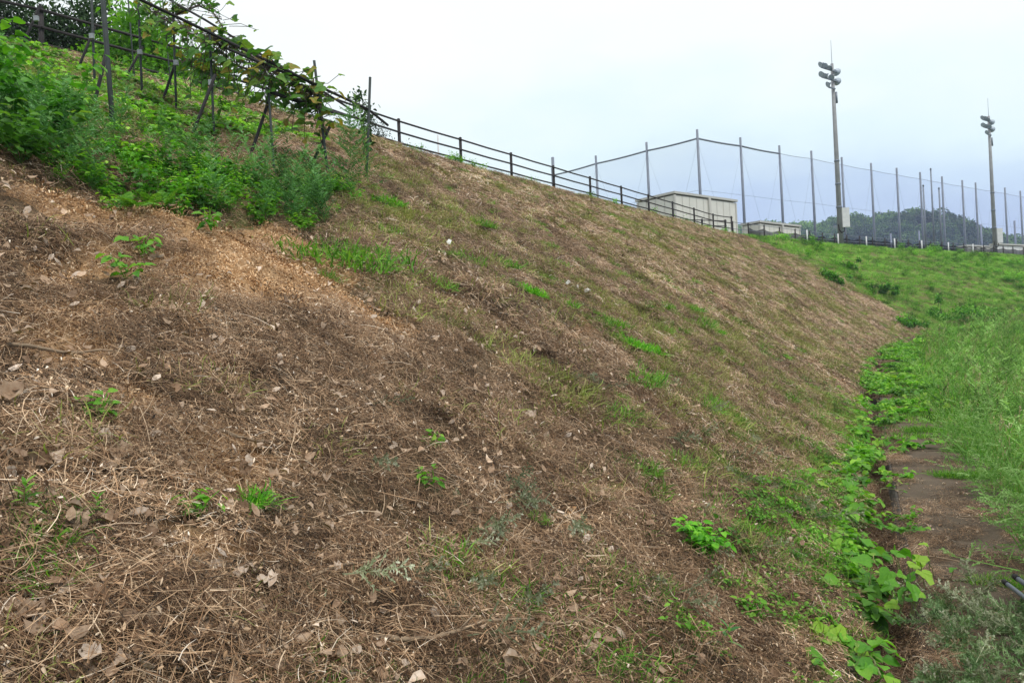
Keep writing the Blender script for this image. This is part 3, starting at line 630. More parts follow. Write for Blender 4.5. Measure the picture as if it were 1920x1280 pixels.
def seedstem():
    n = 5; P = disc(n, .12, 0, 0); D = sph(n, 1.2, 1.5); L = rng.uniform(.5, .95, n); T = P + D / np.linalg.norm(D, axis=1, keepdims=True) * L[:, None] * .94
    hp = np.repeat(T, 14, 0) + rng.normal(0, .012, (n * 14, 3)) - np.array([0, 0, .1]) * rng.random((n * 14, 1)); hd = sph(n * 14, .3, 1.5)
    return cmesh('seedstem', [(ribbons(P, D, L, np.full(n, .006), .05, 3), rng.uniform(.3, .7, n)), (ribbons(hp, hd, np.full(n * 14, .05), np.full(n * 14, .006), .2, 1), rng.uniform(.4, .9, n * 14))], M['straw'])
protos('seed_stems', [seedstem() for _ in range(4)])
put('dry_stems', 'seed_stems', np.where(rc[..., 1] < 22, 2.2, 2.6) * np.clip((fbm(rc[..., 0] + 9, rc[..., 1], 1.2, 3) - .42) * 7, 0, 1), .6, 1.1, .8, 0, .3, 'dry seed stems standing among the weeds right of the path', 'stems', V=RV)
put('dry_stems', 'seed_stems', view * (~mown) * .35 * np.clip((fbm(cen[..., 0] + 9, cen[..., 1], 6, 3) - .5) * 8, 0, 1), .6, 1.0, .8, 0, .3, 'dry seed stems on the green bank', 'stems')
put('bank_weeds', 'herb', view * (~mown) * .9 * np.clip((fbm(cen[..., 0] + 29, cen[..., 1], 4, 3) - .5) * 8, 0, 1), .8, 2.0, .8, 0, .5, 'darker leafy weeds among the grass of the bank', 'weeds')
put('bank_mugwort', 'bank_grass', np.where(rc[..., 1] < 9, 6., 18.), .35, .95, .8, -.05, .5, 'green grass beyond the right edge of the path', 'grass', V=RV)

# ------------------------------------------------------------------ placing helpers
def gz(x, y):
    h = drop(x, y)
    if h is not None: return float(h[0][2])
    return float(np.interp(y, TOE[:, 1], TOE[:, 2]))
def hit2(px, py):
    h = hit(px, py)
    if h is not None and h[1] < 60: return h
    d = ray(px, py); z = 0.
    for _ in range(6):
        t = (z - EYE[2]) / d[2]; z = float(np.interp(t, TOE[:, 1], TOE[:, 2]))
    return EYE + d * t
_sf = np.linspace(14.3, 20.5, 1500); _cf = crom(FENCE, _sf)
def crest_px(px, off=.3):
    p = _cf + perp(FENCE, _sf) * off; q, _ = project(np.concatenate([p, np.full((len(p), 1), ZC)], 1)); i = np.argmin(abs(q[:, 0] - px)); return np.array([*p[i], ZC])

# ------------------------------------------------------------------ pipe fence on the crest
ZF = ZC + .08
post_xy = [FENCE[i] for i in (2, 3, 4, 5, 6, 7)] + [np.array([-3.15 + 1.72 * t, 23.6 + 2.46 * t]) for t in range(10)] + [crom(FENCE, 14.52)]
fence = thing('pipe_fence', 'dark brown four-rail pipe fence running along the top of the mown slope', 'fence', (*post_xy[6], ZC))
O = np.array([*post_xy[6], ZC])
for i, p in enumerate(post_xy):
    b = MB(O); lean = rng.normal(0, .012, 2)
    b.tube([(p[0], p[1], ZC - .1), (p[0] + lean[0], p[1] + lean[1], ZF + 1.20)], .050, 8); b.tube([(p[0] + lean[0], p[1] + lean[1], ZF + 1.2), (p[0] + lean[0], p[1] + lean[1], ZF + 1.225)], [.058, .035], 8)
    b.build('post', M['brownpaint'], fence, True)
    if i + 1 < len(post_xy):
        q = post_xy[i + 1]; pr = np.array([(q - p)[1], -(q - p)[0]]); pr = pr / np.linalg.norm(pr) * .052
        for z in (1.13, .79, .46, .12):
            MB(O).tube([(p[0] + pr[0], p[1] + pr[1], ZF + z), (*((p + q) / 2 + pr), ZF + z - .012), (q[0] + pr[0], q[1] + pr[1], ZF + z)], .029, 6).build('rail', M['brownpaint'], fence, True)

# low gate panel behind the last fence posts
g0 = at(1288, 420, 50.5); g1 = at(1362, 430, 52.0)
gate = thing('pipe_gate', 'dark five-bar pipe gate in front of the beige shed', 'gate', (g0[0], g0[1], ZC)); O = np.array([g0[0], g0[1], ZC])
for t in (0, .38, .98):
    p = g0 * (1 - t) + g1 * t; MB(O).box((p[0], p[1], ZC + .9), (.11, .11, 1.8)).build('gate_post', M['brownpaint'], gate)
for z in (.35, .68, 1.0, 1.35, 1.7):
    MB(O).tube([(g0[0], g0[1] - .08, ZC + z), (g1[0], g1[1] - .08, ZC + z)], .032, 6).build('bar', M['brownpaint'], gate, True)
for i, (px, h, lb) in enumerate(((1281, 1.1, 'white marker post beside the gate at the fence'), (1364.5, .95, 'white marker post at the lower end of the pipe fence'))):
    p = at(px, 430, 47.5 + i * 1.5); t = thing('marker_post', lb, 'post', (p[0], p[1], ZC), 'white marker posts'); MB((0, 0, 0)).box((0, 0, h / 2 - .05), (.12, .12, h + .1)).build('post', M['white'], t)
for px, Y, lab in ((822, 26.2, 'thin white stake beside the fence'), (1035.5, 31.5, 'grey white post next to a brown fence post')):
    a = at(px, 300, Y); t = thing('white_stake', lab, 'post', (a[0], a[1], ZC)); hh = 1.45 if px < 900 else 1.75
    MB().tube([(0, 0, -.1), (.02, 0, hh)], .028 if px < 900 else .06, 8).build('shaft', M['white'] if px < 900 else M['galv'], t, True)

# wire fence along the far bank, dark windbreak net behind it
pxs = [1375, 1404, 1434, 1463, 1492, 1519, 1543, 1566, 1589, 1613, 1637, 1660, 1682, 1704, 1725, 1746, 1767, 1788, 1808, 1827, 1845, 1864, 1882, 1900, 1920]
wp = [crest_px(p, .1) for p in pxs]
wf = thing('wire_fence', 'low dark fence with two rails along the top of the green bank', 'fence', tuple(wp[10])); O = wp[10]
for i, p in enumerate(wp):
    MB(O).tube([p + (0, 0, -.1), p + (0, 0, .98)], .045, 6).build('post', M['brownpaint'], wf, True)
    if i + 1 < len(wp):
        q = wp[i + 1]
        for z in (.93, .52): MB(O).tube([p + (0, .05, z), q + (0, .05, z)], .018, 5).build('rail', M['galv'], wf, True)
np_ = [crest_px(p, -.9) for p in pxs[1:]]
dn = thing('windbreak_net', 'dark sagging mesh net strung behind the low fence on the green bank', 'net', tuple(np_[10])); O = np_[10]
for i in range(len(np_) - 1):
    a, b = np_[i], np_[i + 1]; V, Fs = [], []
    for k in range(7):
        t = k / 6; p = a * (1 - t) + b * t; sag = .16 * math.sin(math.pi * t) + .03 * math.sin(5 * t + i)
        V += [p + (0, 0, -.05) - O, p + (0, .04 * math.sin(9 * t), .35) - O, p + (0, 0, .98 - sag) - O]
        if k: Fs += [(k * 3 - 3, k * 3, k * 3 + 1, k * 3 - 2), (k * 3 - 2, k * 3 + 1, k * 3 + 2, k * 3 - 1)]
    link('net_panel', mesh('net_panel', V, Fs, M['darknet']), dn)
    MB(O).tube([a + (0, 0, -.1), a + (0, 0, 1.02)], .03, 5).build('net_post', M['brownpaint'], dn, True)
for i, (px, nm) in enumerate(((1514, 'leftmost white marker post on the green bank'), (1572, 'white marker post at the foot of the tall concrete light pole'), (1625, 'white marker post just right of the tall light pole'),
        (1678, 'white marker post left of the three flagpoles'), (1729, 'white marker post at the foot of the left flagpole'), (1779, 'white marker post right of the three flagpoles'), (1825, 'white marker post in front of the white low shed'))):
    p = crest_px(px, .75); t = thing('marker_post', nm, 'post', tuple(p), 'white marker posts'); MB().tube([(0, 0, -.3), (0, 0, .85)], .05, 8).build('post', M['white'], t, True)

# ------------------------------------------------------------------ beige sheds
def shed(name, label, pxc, pyc, Y, pxl, pxr, az, pw, roofdrop=.0, wall='shedwall', door=False):
    c = at(pxc, pyc, Y); ztop = c[2]; d1 = np.array([math.sin(R(az)), math.cos(R(az))]); d2 = np.array([-d1[1], d1[0]])
    def length(d, px):
        best = min((abs(project(np.array([c[0] + d[0] * L, c[1] + d[1] * L, ztop]))[0][0] - px), L) for L in np.arange(.2, 40, .04)); return best[1]
    L1, L2 = length(d1, pxr), length(d2, pxl)
    t = thing(name, label, 'shed', (c[0], c[1], ZC)); O = np.array([c[0], c[1], ZC]); h = ztop - ZC
    core = MB(); cc = np.append((d1 * L1 + d2 * L2) / 2, h / 2 - .08); core.box(cc, (L1 - .12, L2 - .12, h - .1), d1); core.build('wall', M['shedcore'], t)
    def face(d, L, nrm):
        n = max(1, round(L / pw)); w = L / n
        for i in range(n):
            m = d * (w * (i + .5)) + nrm * .0; b = MB(); b.box((m[0], m[1], h / 2 - .07), (w - .075, .1, h - .14), d)
            b.box((m[0] + d[0] * w * .46 + nrm[0] * .055, m[1] + d[1] * w * .46 + nrm[1] * .055, h / 2 - .07), (.04, .02, h - .16), d)
            b.build('wall_panel', M[wall], t)
    face(d1, L1, -d2); face(d2, L2, -d1)
    MB().box(np.append((d1 * L1 + d2 * L2) / 2, h + .03), (L1 + .3, L2 + .3, .16), d1).build('roof', M['shedroof'], t)
    for q in (d1 * 0, d1 * L1, d2 * L2):
        MB().box((q[0] - d1[0] * .02 - d2[0] * .02, q[1] - d1[1] * .02 - d2[1] * .02, h / 2 - .06), (.16, .16, h - .13), d1).build('corner_trim', M['shedtrim'], t)
    q = d1 * L1 * .53 - d2 * .13; MB().box((q[0], q[1], h / 2), (.22, .14, h - .1), d1).build('downpipe', M['shedtrim'], t)
    return t
shed('storage_shed', 'beige steel-sided shed behind the lower end of the pipe fence', 1264, 362, 54, 1196, 1378, 50, .78)
shed('storage_shed', 'smaller beige shed partly hidden by the wire fence on the bank', 1424, 416.5, 63, 1393, 1498, 50, .7)
shed('storage_shed', 'low grey-roofed shed between the flagpoles and the far light pole', 1812, 461, 88, 1796, 1862, 60, 1.0)
shed('storage_shed', 'white corrugated shed at the far right edge of the bank', 1866, 458, 84, 1858, 1960, 58, .9, wall='white')

# ------------------------------------------------------------------ ball net on tall steel poles
HT = 17.0
npx = [(1035, 315), (1117, 292), (1212, 267), (1307, 243), (1388, 258), (1461, 273), (1521, 283), (1578, 295), (1633, 306), (1681, 315), (1725, 323), (1766, 331), (1804, 338), (1829, 342.5), (1858, 347.5), (1884, 352), (1913, 358), (1936, 362), (1958, 366)]
net = None; prev = None
for i, (px, py) in enumerate(npx):
    d = ray(px, py); p = EYE + d * (HT / d[2])
    if net is None: net = thing('ball_net_fence', 'tall ball-stop net on a row of grey steel poles', 'net fence', (p[0], p[1], ZC)); O = np.array([p[0], p[1], ZC])
    MB(O).tube([(p[0], p[1], ZC - .2), (p[0], p[1], ZC + 5), (p[0], p[1], p[2])], [.135, .125, .10], 10).build('pole', M['galv'], net, True)
    if prev is not None:
        V, Fs = [], []
        for k in range(9):
            t = k / 8; q = prev * (1 - t) + p * t; sag = .05 * math.sin(math.pi * t)
            V += [(q[0] - O[0], q[1] - O[1], .05), (q[0] - O[0], q[1] - O[1], q[2] - .75 - sag - O[2])]
            if k: Fs.append((2 * k - 2, 2 * k, 2 * k + 1, 2 * k - 1))
        link('net_panel', mesh('net_panel', V, Fs, M['net']), net)
        tp = [prev + (p - prev) * k / 8 + (0, 0, -.75 - .05 * math.sin(math.pi * k / 8)) for k in range(9)]
        MB(O).tube(tp, .075 if i <= 5 else .018, 6).build('top_cable', M['galv'], net, True)
        MB(O).tube([(*prev[:2], ZC + 6.2), (*p[:2], ZC + 6.2)], .011, 4).build('cable', M['galv'], net)
        for a, b in ((prev, p), (p, prev)): MB(O).tube([(a[0], a[1], ZC + 10.3), (*(a[:2] * .35 + b[:2] * .65), ZC + .5)], .007, 4).build('brace_wire', M['galv'], net)
    prev = p
for i, (px, py, Y, lb) in enumerate(((1670, 438, 130, 'thin far pole in front of the wooded hill left of the flagpoles'), (1723, 433, 130, 'thin far pole just left of the flagpoles'), (1839, 421, 120, 'thin far pole left of the right light pole'), (1902, 414, 120, 'thin far pole at the right edge beyond the net'))):
    p = at(px, py, Y); t = thing('far_pole', lb, 'pole', (p[0], p[1], ZC), 'far net poles'); MB().tube([(0, 0, 0), (0, 0, p[2] - ZC)], .16, 6).build('shaft', M['galv'], t, True)
for (px, py, lb) in ((1731, 349, 'left flagpole of the three bare white poles'), (1745, 318, 'tallest middle flagpole of the three bare white poles'), (1760.5, 354, 'right flagpole of the three bare white poles')):
    p = at(px, py, 71); t = thing('flagpole', lb, 'flagpole', (p[0], p[1], ZC), 'bare flagpoles'); MB().tube([(0, 0, -.3), (0, 0, p[2] - ZC)], [.105, .06], 8).build('shaft', M['galv'], t, True); MB().tube([(0, 0, p[2] - ZC), (0, 0, p[2] - ZC + .14)], [.1, .04], 8).build('finial', M['lamp'], t, True)

# ------------------------------------------------------------------ floodlight masts
def lamp_at(root, c, face, sz, back=False):
    f = np.array(face, float); f /= np.linalg.norm(f); c = np.array(c, float)
    MB().tube([c - f * .30 * sz, c - f * .16 * sz, c - f * .10 * sz, c + f * .10 * sz, c + f * .24 * sz], [.06 * sz, .11 * sz, .12 * sz, .27 * sz, .40 * sz], 12).build('floodlight', M['lampback' if back else 'lamp'], root, True)
    MB().tube([c + f * .245 * sz, c + f * .26 * sz], [.37 * sz, .35 * sz], 12).build('lens', M['lampback'], root.children[-1] if False else root)
def mast(label, px, pyb, pyt, Y):
    b = crest_px(px, .2) if Y is None else at(px, pyb, Y); b = np.array([b[0], b[1], ZC]); top = at(px - 18 * (1 if px < 1700 else .7), pyt, b[1]); H = top[2] - ZC
    t = thing('floodlight_mast', label, 'light pole', tuple(b), 'floodlight masts')
    MB().tube([(0, 0, -.6), (0, 0, H * .55), (0, 0, H)], [.195, .155, .105], 14).build('pole', M['concpole'], t, True)
    ax = np.array([.80, .60, 0]); ax /= np.linalg.norm(ax)
    for k, z in enumerate((H - .42, H - 1.12, H - 1.72)):
        L0, L1 = ((-1.6, .45), (-1.6, .5), (-.75, .1))[k]
        MB().box(np.array([0, 0, z - .18]) + ax * (L0 + L1) / 2 + np.array([.0, -.2, 0]), (L1 - L0, .09, .09), ax[:2]).build('crossarm', M['lamp'], t)
        offs = ((-1.55, -1.0, -.4), (-1.55, -.98, -.3), (-.7,))[k]
        for j, o_ in enumerate(offs): lamp_at(t, np.array([0, -.25, z + .05]) + ax * o_, (-.9 + .25 * j, -.15 - .25 * ((j + k) % 2), -.45), .56)
        if k < 2: lamp_at(t, np.array([0, -.05, z - .06]) + ax * .42, (.62, .72, -.22), .78, True)
    MB().tube([(0, 0, H), (0, 0, H + 1.75)], [.022, .012], 5).build('lightning_rod', M['galv'], t)
    MB().tube([(.18, 0, H - 2.1), (.2, 0, H - 2.9)], .1, 8).build('conduit', M['lamp'], t, True)
    MB().box((.34, -.12, 2.15), (.52, .42, 1.42)).build('cabinet', M['white'], t)
    MB().tube([(-.2, -.18, 1.65), (-.14, -.22, 1.25), (0, -.24, 1.05), (.18, -.22, 1.12), (.26, -.16, 1.45)], .045, 6).build('cable', M['blackpipe'], t, True)
    for z in (2.9, 4.6, 6.3): MB().tube([(0, 0, z), (0, 0, z + .12)], .215 - z * .006 + .012, 12).build('band', M['galv'], t, True)
mast('taller left floodlight mast of grey concrete with a white cabinet, right of the sheds', 1577, 462, 120, None)
mast('right floodlight mast of grey concrete, farther off beside the white shed', 1866.5, 478, 218, 74.5)

# ------------------------------------------------------------------ wooded hill far behind
HO = [(1250, 436), (1360, 432), (1430, 428), (1475, 424), (1505, 417), (1530, 408), (1560, 402), (1585, 411), (1605, 413), (1625, 401), (1665, 397), (1700, 399), (1735, 414), (1775, 429), (1805, 444), (1840, 455), (1880, 452), (1930, 450), (1990, 446), (2150, 452)]
YH = 250.
ho = np.array([at(a, b + 10, YH) for a, b in HO])
xs = np.linspace(ho[0, 0], ho[-1, 0], 80); zs = np.interp(xs, ho[:, 0], ho[:, 2]); ys = np.linspace(-70, 70, 40)
hx, hy = np.meshgrid(xs, ys, indexing='ij'); hz = 2 + (zs[:, None] - 2) * np.cos(np.clip(hy / 70, -1, 1) * math.pi / 2) ** 1.1 + (fbm(hx, hy, 20, 3) - .5) * 4
HV = np.stack([hx, hy + YH, hz - 1.2], -1)
hill = link('hill', mesh('hill', HV, grid_faces(*hx.shape), M['hill'], smooth=True)); hill['kind'] = 'structure'
def crown_proto(n, squash):
    P = rng.normal(0, 1, (n, 3)); P /= np.linalg.norm(P, axis=1, keepdims=True); P[:, 2] *= np.where(P[:, 2] < 0, .5, 1); lump = 1 + .15 * np.sin(P[:, :1] * 5 + 1) * np.sin(P[:, 1:2] * 5) + .07 * rng.normal(0, 1, (n, 1))
    D = rng.normal(0, 1, (n, 3)); N = P + rng.normal(0, .5, (n, 3)); v = np.clip(.45 + .25 * P[:, 2] + rng.normal(0, .18, n), 0, 1)
    return cmesh('crown', [(leafs(P * lump * [1, 1, squash], D, N, rng.uniform(.12, .24, n), rng.uniform(.10, .18, n)), v)], M['forest'])
protos('crown', [crown_proto(1100, s_) for s_ in (.75, .9, 1.1, .8)])
P, Nr, i, j = surf_sample(HV, np.full((79, 39), .075))
keep = P[:, 1] < YH + 12; P = P[keep]
bam = np.clip((at(1530, 400, YH)[0] - P[:, 0]) / 6, 0, 1)
scatter('forest', 'crown', P, np.stack([rng.normal(0, .15, len(P)), rng.normal(0, .15, len(P)), rng.uniform(0, 6.28, len(P))], -1), rng.uniform(1.9, 3.6, len(P)), np.clip((fbm(P[:, 0], P[:, 1], 14, 3) - .5) * 1.4 + rng.normal(0, .16, len(P)) + .45 * bam, -.5, .6), 'dense wood covering the distant hill behind the ball net', 'wood')

# ------------------------------------------------------------------ trellis of stakes and pipes
tr = thing('vine_trellis', 'trellis of dark stakes, slanting struts and black pipes with vines growing over it', 'trellis', tuple(hit(331, 225))); O = np.array(tr.location)
def stake(top, bot, r, name='stake', mat='greenstake', ext=.6, Y=None):
    h = hit(*bot); Yd = h[1] if Y is None else Y; b = at(*bot, Yd); a = at(*top, Yd); d = (b - a) / np.linalg.norm(b - a)
    MB(O).tube([a, b + d * ext], r, 7).build(name, M[mat], tr, True); return a, b, Yd
YS = {}
for nm, tp_, bt, r in (('a', (191, -30), (213, 250), .027), ('d', (323, -30), (331, 218), .017), ('e', (393, 55), (402, 265), .016), ('f', (503, 165), (515, 335), .015), ('g', (589, 114), (616, 335), .018), ('h', (694, 145), (687, 340), .019)):
    YS[nm] = stake(tp_, bt, r)[2]
for nm, tp_, bt, r in (('b', (171, -30), (178, 165), .018), ('c', (258, -30), (267, 190), .018), ('i', (238, -30), (253, 155), .013), ('j', (305, 0), (322, 180), .012)):
    YS[nm] = stake(tp_, bt, r)[2]
for tp_, bt in (((76, 8), (36, 100)), ((178, 50), (145, 133)), ((200, 95), (175, 205)), ((268, 88), (230, 155)), ((330, 115), (302, 198)), ((404, 140), (357, 262)), ((508, 178), (465, 305)), ((623, 228), (580, 318))):
    stake(tp_, bt, .020, 'strut', 'blackpipe')
pa = [at(205, -28, YS['a']), at(394, 62, YS['e']), at(505, 116, YS['f']), at(593, 160, YS['g']), at(690, 205, YS['h']), at(727, 235, YS['h'] + .6)]
MB(O).tube(pa, .019, 7).build('pipe', M['blackpipe'], tr, True)
pb = [at(300, -10, YS['c']), at(385, 38, YS['e'] + .5), at(492, 104, YS['f'] + .6), at(575, 152, YS['g'] + .5), at(665, 210, YS['h'] + .5)]
MB(O).tube(pb, .016, 7).build('pipe', M['blackpipe'], tr, True)
MB(O).tube([at(400, 80, YS['e'] + .2), at(512, 128, YS['f']), at(567, 149, YS['g'])], .018, 6).build('pipe', M['blackpipe'], tr, True)
MB(O).tube([at(505, 172, YS['f'] + .1), at(600, 205, YS['g'] + .3), at(672, 222, YS['h'] + .5)], .022, 6).build('pipe', M['blackpipe'], tr, True)
for (px, py), kx in (((68, 35), 'b'), ((172, 68), 'b'), ((262, 98), 'c'), ((330, 118), 'd'), ((396, 155), 'e')):
    c = at(px, py, YS[kx] - .06); MB(O).box(c, (.06, .04, .07)).build('clamp', M['clamp'], tr)

# ------------------------------------------------------------------ trees and shrubs behind the fence
def woody(name, label, cat, base, h, lumps, mat, leaf, n, group=None, trunk=.09):
    base = np.array(base, float); t = thing(name, label, cat, tuple(base), group); b = MB()
    mean = np.mean([l[:3] for l in lumps], 0) if lumps else np.array([0, 0, h])
    b.tube([(0, 0, -.1), (mean[0] * .2 + .04, .03, h * .25), (mean[0] * .45, mean[1] * .4, h * .5), (mean[0] * .7, mean[1] * .7, h * .8)], [trunk, trunk * .8, trunk * .55, trunk * .25], 8)
    P, v = [], []
    per = np.array([l[3] ** 2 for l in lumps]); per = (per / per.sum() * n).astype(int)
    for (x, y, z, r), k in zip(lumps, per):
        c = np.array([x, y, z]); s0 = np.array([mean[0] * .35, mean[1] * .3, min(h * .4, z * .6)]); b.tube([s0, (s0 + c) / 2 + rng.normal(0, .08, 3), c], [trunk * .45, trunk * .3, trunk * .1], 6)
        nsub = max(3, int(5 * r + 3)); subs = rng.normal(0, 1, (nsub, 3)); subs = c + subs / np.linalg.norm(subs, axis=1, keepdims=True) * r * rng.uniform(.45, .95, (nsub, 1))
        for sbb in subs: b.tube([c, (c + sbb) / 2 + rng.normal(0, .05, 3), sbb], [trunk * .12, trunk * .09, trunk * .04], 4)
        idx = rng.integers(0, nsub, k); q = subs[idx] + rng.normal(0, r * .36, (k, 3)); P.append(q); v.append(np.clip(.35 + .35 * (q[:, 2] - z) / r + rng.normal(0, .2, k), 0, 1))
    P, v = np.concatenate(P), np.concatenate(v); m = len(P)
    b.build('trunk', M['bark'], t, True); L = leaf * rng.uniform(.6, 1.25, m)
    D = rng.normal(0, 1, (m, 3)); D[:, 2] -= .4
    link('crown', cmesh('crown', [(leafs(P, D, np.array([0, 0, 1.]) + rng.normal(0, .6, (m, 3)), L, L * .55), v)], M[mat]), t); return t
def pl_(px, Y): p = at(px, 200, Y); return (p[0], p[1], ZC)
woody('evergreen_tree', 'dark dense evergreen tree in the top left corner behind the fence', 'tree', pl_(-40, 20), 4.2, [(-.6, 0, 2.0, 1.2), (.5, .2, 2.6, 1.2), (-.2, 0, 3.4, 1.3), (.9, .1, 1.4, .9), (-1.2, .2, 3.0, 1.1), (.1, 0, .9, .9), (.7, 0, 3.6, 1.1)], 'darkleaf', .13, 20000, 'trees behind the fence', .13)
woody('evergreen_tree', 'dark evergreen tree between the corner tree and the bright green shrub', 'tree', pl_(140, 20.5), 3.4, [(-.5, 0, 1.6, .9), (.4, .2, 1.1, .9), (-.3, 0, 2.5, 1.0), (.2, .1, 3.2, .9), (.5, .2, .6, .7)], 'darkleaf', .13, 13000, 'trees behind the fence', .11)
woody('broadleaf_shrub', 'bright green shrub rising above the fence behind the trellis stakes', 'shrub', pl_(255, 19.5), 2.6, [(-.3, 0, 1.9, .9), (.4, 0, 1.3, .9), (0, 0, 2.6, .8), (.8, .1, 2.1, .75), (-.8, .2, 2.4, .8), (1.1, .1, 1.3, .7), (-.5, 0, 1.0, .8)], 'lightleaf', .16, 9500, 'shrubs behind the fence', .06)
woody('dark_shrub', 'low dark foliage behind the rails left of the bright green shrub', 'shrub', pl_(95, 20.2), 1.2, [(-1.6, 0, .5, .7), (-.8, 0, .6, .7), (0, 0, .6, .7), (.8, 0, .5, .65), (1.4, .1, .4, .55)], 'darkleaf', .12, 6500, 'shrubs behind the fence', .05)
woody('dark_shrub', 'low dark shrub under the bright green shrub behind the fence', 'shrub', pl_(290, 20.5), 1.2, [(-.7, 0, .5, .6), (0, 0, .7, .7), (.8, 0, .5, .65), (1.6, 0, .4, .5)], 'darkleaf', .12, 5500, 'shrubs behind the fence', .05)
woody('broadleaf_shrub', 'light green shrub tangled in the trellis pipes behind the fence', 'shrub', pl_(400, 20.5), 1.9, [(-.5, 0, 1.0, .7), (.3, 0, .8, .65), (-.4, .1, 1.7, .6), (.8, 0, .5, .55), (-.9, 0, .6, .6), (0, 0, .4, .6)], 'lightleaf', .15, 6500, 'shrubs behind the fence', .05)
woody('dark_shrub', 'low dark shrub behind the lower rails right of the trellis', 'shrub', pl_(545, 22.5), .9, [(-.9, 0, .5, .55), (-.2, 0, .6, .6), (.5, 0, .4, .5), (1.1, 0, .45, .5)], 'purpleleaf', .09, 4200, 'shrubs behind the fence', .04)
woody('dusky_shrub', 'dusky purplish shrub behind the fence beside the last tall stake', 'shrub', pl_(700, 25.5), 1.5, [(-.5, 0, .8, .5), (.3, 0, .9, .55), (-.1, 0, 1.4, .42), (.75, 0, .45, .42), (-.9, 0, .5, .4)], 'purpleleaf', .075, 2300, 'shrubs behind the fence', .04)
woody('dusky_shrub', 'dark leafy sapling standing on the slope in front of the fence by the last stake', 'sapling', tuple(hit(680, 298)), 1.15, [(0, 0, .95, .2), (.05, 0, .65, .22), (-.03, 0, .35, .18)], 'darkleaf', .09, 330, None, .015)
woody('small_shrub', 'thin green weed shrub at the fence post right of the dusky shrub', 'shrub', pl_(782, 24.6), .7, [(0, 0, .35, .22), (.05, 0, .62, .14)], 'lightleaf', .06, 320, None, .012)
woody('small_shrub', 'green shrub in front of the left end of the beige shed', 'shrub', pl_(1206, 42.5), 1.2, [(0, 0, .5, .5), (.15, 0, 1.0, .4), (.5, 0, .3, .4)], 'lightleaf', .11, 700, None, .03)
woody('small_shrub', 'low green shrub beneath the fence in front of the beige shed', 'shrub', pl_(1236, 42.5), .6, [(-.3, 0, .25, .4), (.4, 0, .25, .45), (1.0, 0, .15, .35)], 'broadleaf', .11, 600, None, .03)
woody('small_shrub', 'low mound of green leaves under the fence right of the grey white post', 'shrub', pl_(1120, 36.2), .5, [(-.5, 0, .15, .35), (.2, 0, .2, .4), (.8, 0, .1, .3)], 'lightleaf', .10, 520, None, .02)
for px, py, r, lb in ((1708, 600, .62, 'dark green bush at the foot of the bank where the mown slope ends'), (1562, 515, .55, 'dark bush high on the green bank near the mown edge'), (1652, 535, .5, 'dark bush halfway down the green bank'),
        (1765, 585, .7, 'dark bush right of the bush at the end of the mown slope'), (1835, 588, .95, 'large dark bush low on the right of the green bank'), (1868, 625, .75, 'dark bush below the large bush at the right'), (1590, 490, .4, 'light bush near the top of the green bank below the light pole')):
    h = hit(px, py + 14)
    if h is None or h[1] < 20: h = at(px, py + 20, 37.)
    woody('bank_bush', lb, 'bush', tuple(h), r * 1.5, [(rng.normal(0, .75) * r, rng.normal(0, .4) * r, abs(rng.normal(.15, .5)) * r, r * rng.uniform(.16, .38)) for _ in range(14)], 'broadleaf', .15, 900, 'bushes on the green bank', .03)

# ------------------------------------------------------------------ vines: every leaf is a part
def big_leaf(v, mat, fold, droop):
    V = [(0, 0, 0)]; n = 13
    for i in range(n + 1):
        a = -math.pi * .93 + 2 * math.pi * .93 * i / n
        r = .47 * (1 + .20 * math.cos(3 * a)) * (1.0 if abs(a) > .3 else 1.22) * (1 + .05 * rng.normal()); x, y = .32 + r * math.cos(a), r * .98 * math.sin(a)
        V.append((x, y, fold * abs(y) - droop * x * x - .3 * y * y + .03 * rng.normal()))
    Fs = [(0, i, i + 1) for i in range(1, n + 1)]; V[0] = (.05, 0, 0)
    return mesh('leaf', V, Fs, mat, np.clip(v + rng.normal(0, .06, len(V)), 0, 1))
LEAF = [big_leaf(v, M['kudzu'], f, d) for v, f, d in ((.35, .2, .25), (.55, .3, .1), (.7, -.1, .35), (.85, .25, .3), (.2, .15, .4), (.98, .3, .2))]
OLD = [big_leaf(v, M['vineold'], f, d) for v, f, d in ((.3, .2, .4), (.5, .1, .3), (.65, .25, .5), (.15, -.1, .5), (.78, .2, .4), (.97, .3, .3))]
def put_leaf(root, lib, p, nrm, yaw, sz, O, nm='leaf'):
    e = frames(np.array([nrm]), np.array([yaw]))[0]; return link(nm, lib[rng.integers(len(lib))], root, tuple(np.array(p) - O), tuple(e), sz)
def vine(label, pts, n, spread, sz, lift, cat='vine'):
    P0 = [hit2(*p) for p in pts]; O = P0[0]; t = thing('creeping_vine', label, cat, tuple(O), 'broad leaved vines along the gutter'); b = MB(O)
    for k in range(max(2, n // 5)):
        a = P0[rng.integers(len(P0))]; q = [a + (0, 0, -.02)]
        d = rng.normal(0, 1, 2); d /= np.linalg.norm(d)
        for m_ in range(4): x = q[-1][:2] + d * spread * .35 + rng.normal(0, .03, 2); q.append(np.array([x[0], x[1], gz(*x) + .02]))
        b.tube(q, .005, 5)
    n = int(n * 1.5)
    for k in range(n):
        a = P0[k % len(P0)]; x = a[:2] + rng.normal(0, spread * .5, 2); g = np.array([x[0], x[1], gz(*x)]); p = g + (rng.normal(0, .03), rng.normal(0, .03) - .02, lift * rng.uniform(.3, 1.3))
        b.tube([g, (g + p) / 2 + (.01, 0, .01), p], .003, 4)
        nr = np.array([rng.normal(-.05, .5), rng.normal(-.45, .5), 1.]); put_leaf(t, LEAF, p, nr / np.linalg.norm(nr), rng.uniform(0, 6.28), sz * rng.uniform(.4, 1.0), O)
    b.build('stem', M['stem'], t)['kind'] = 'stuff'; return t
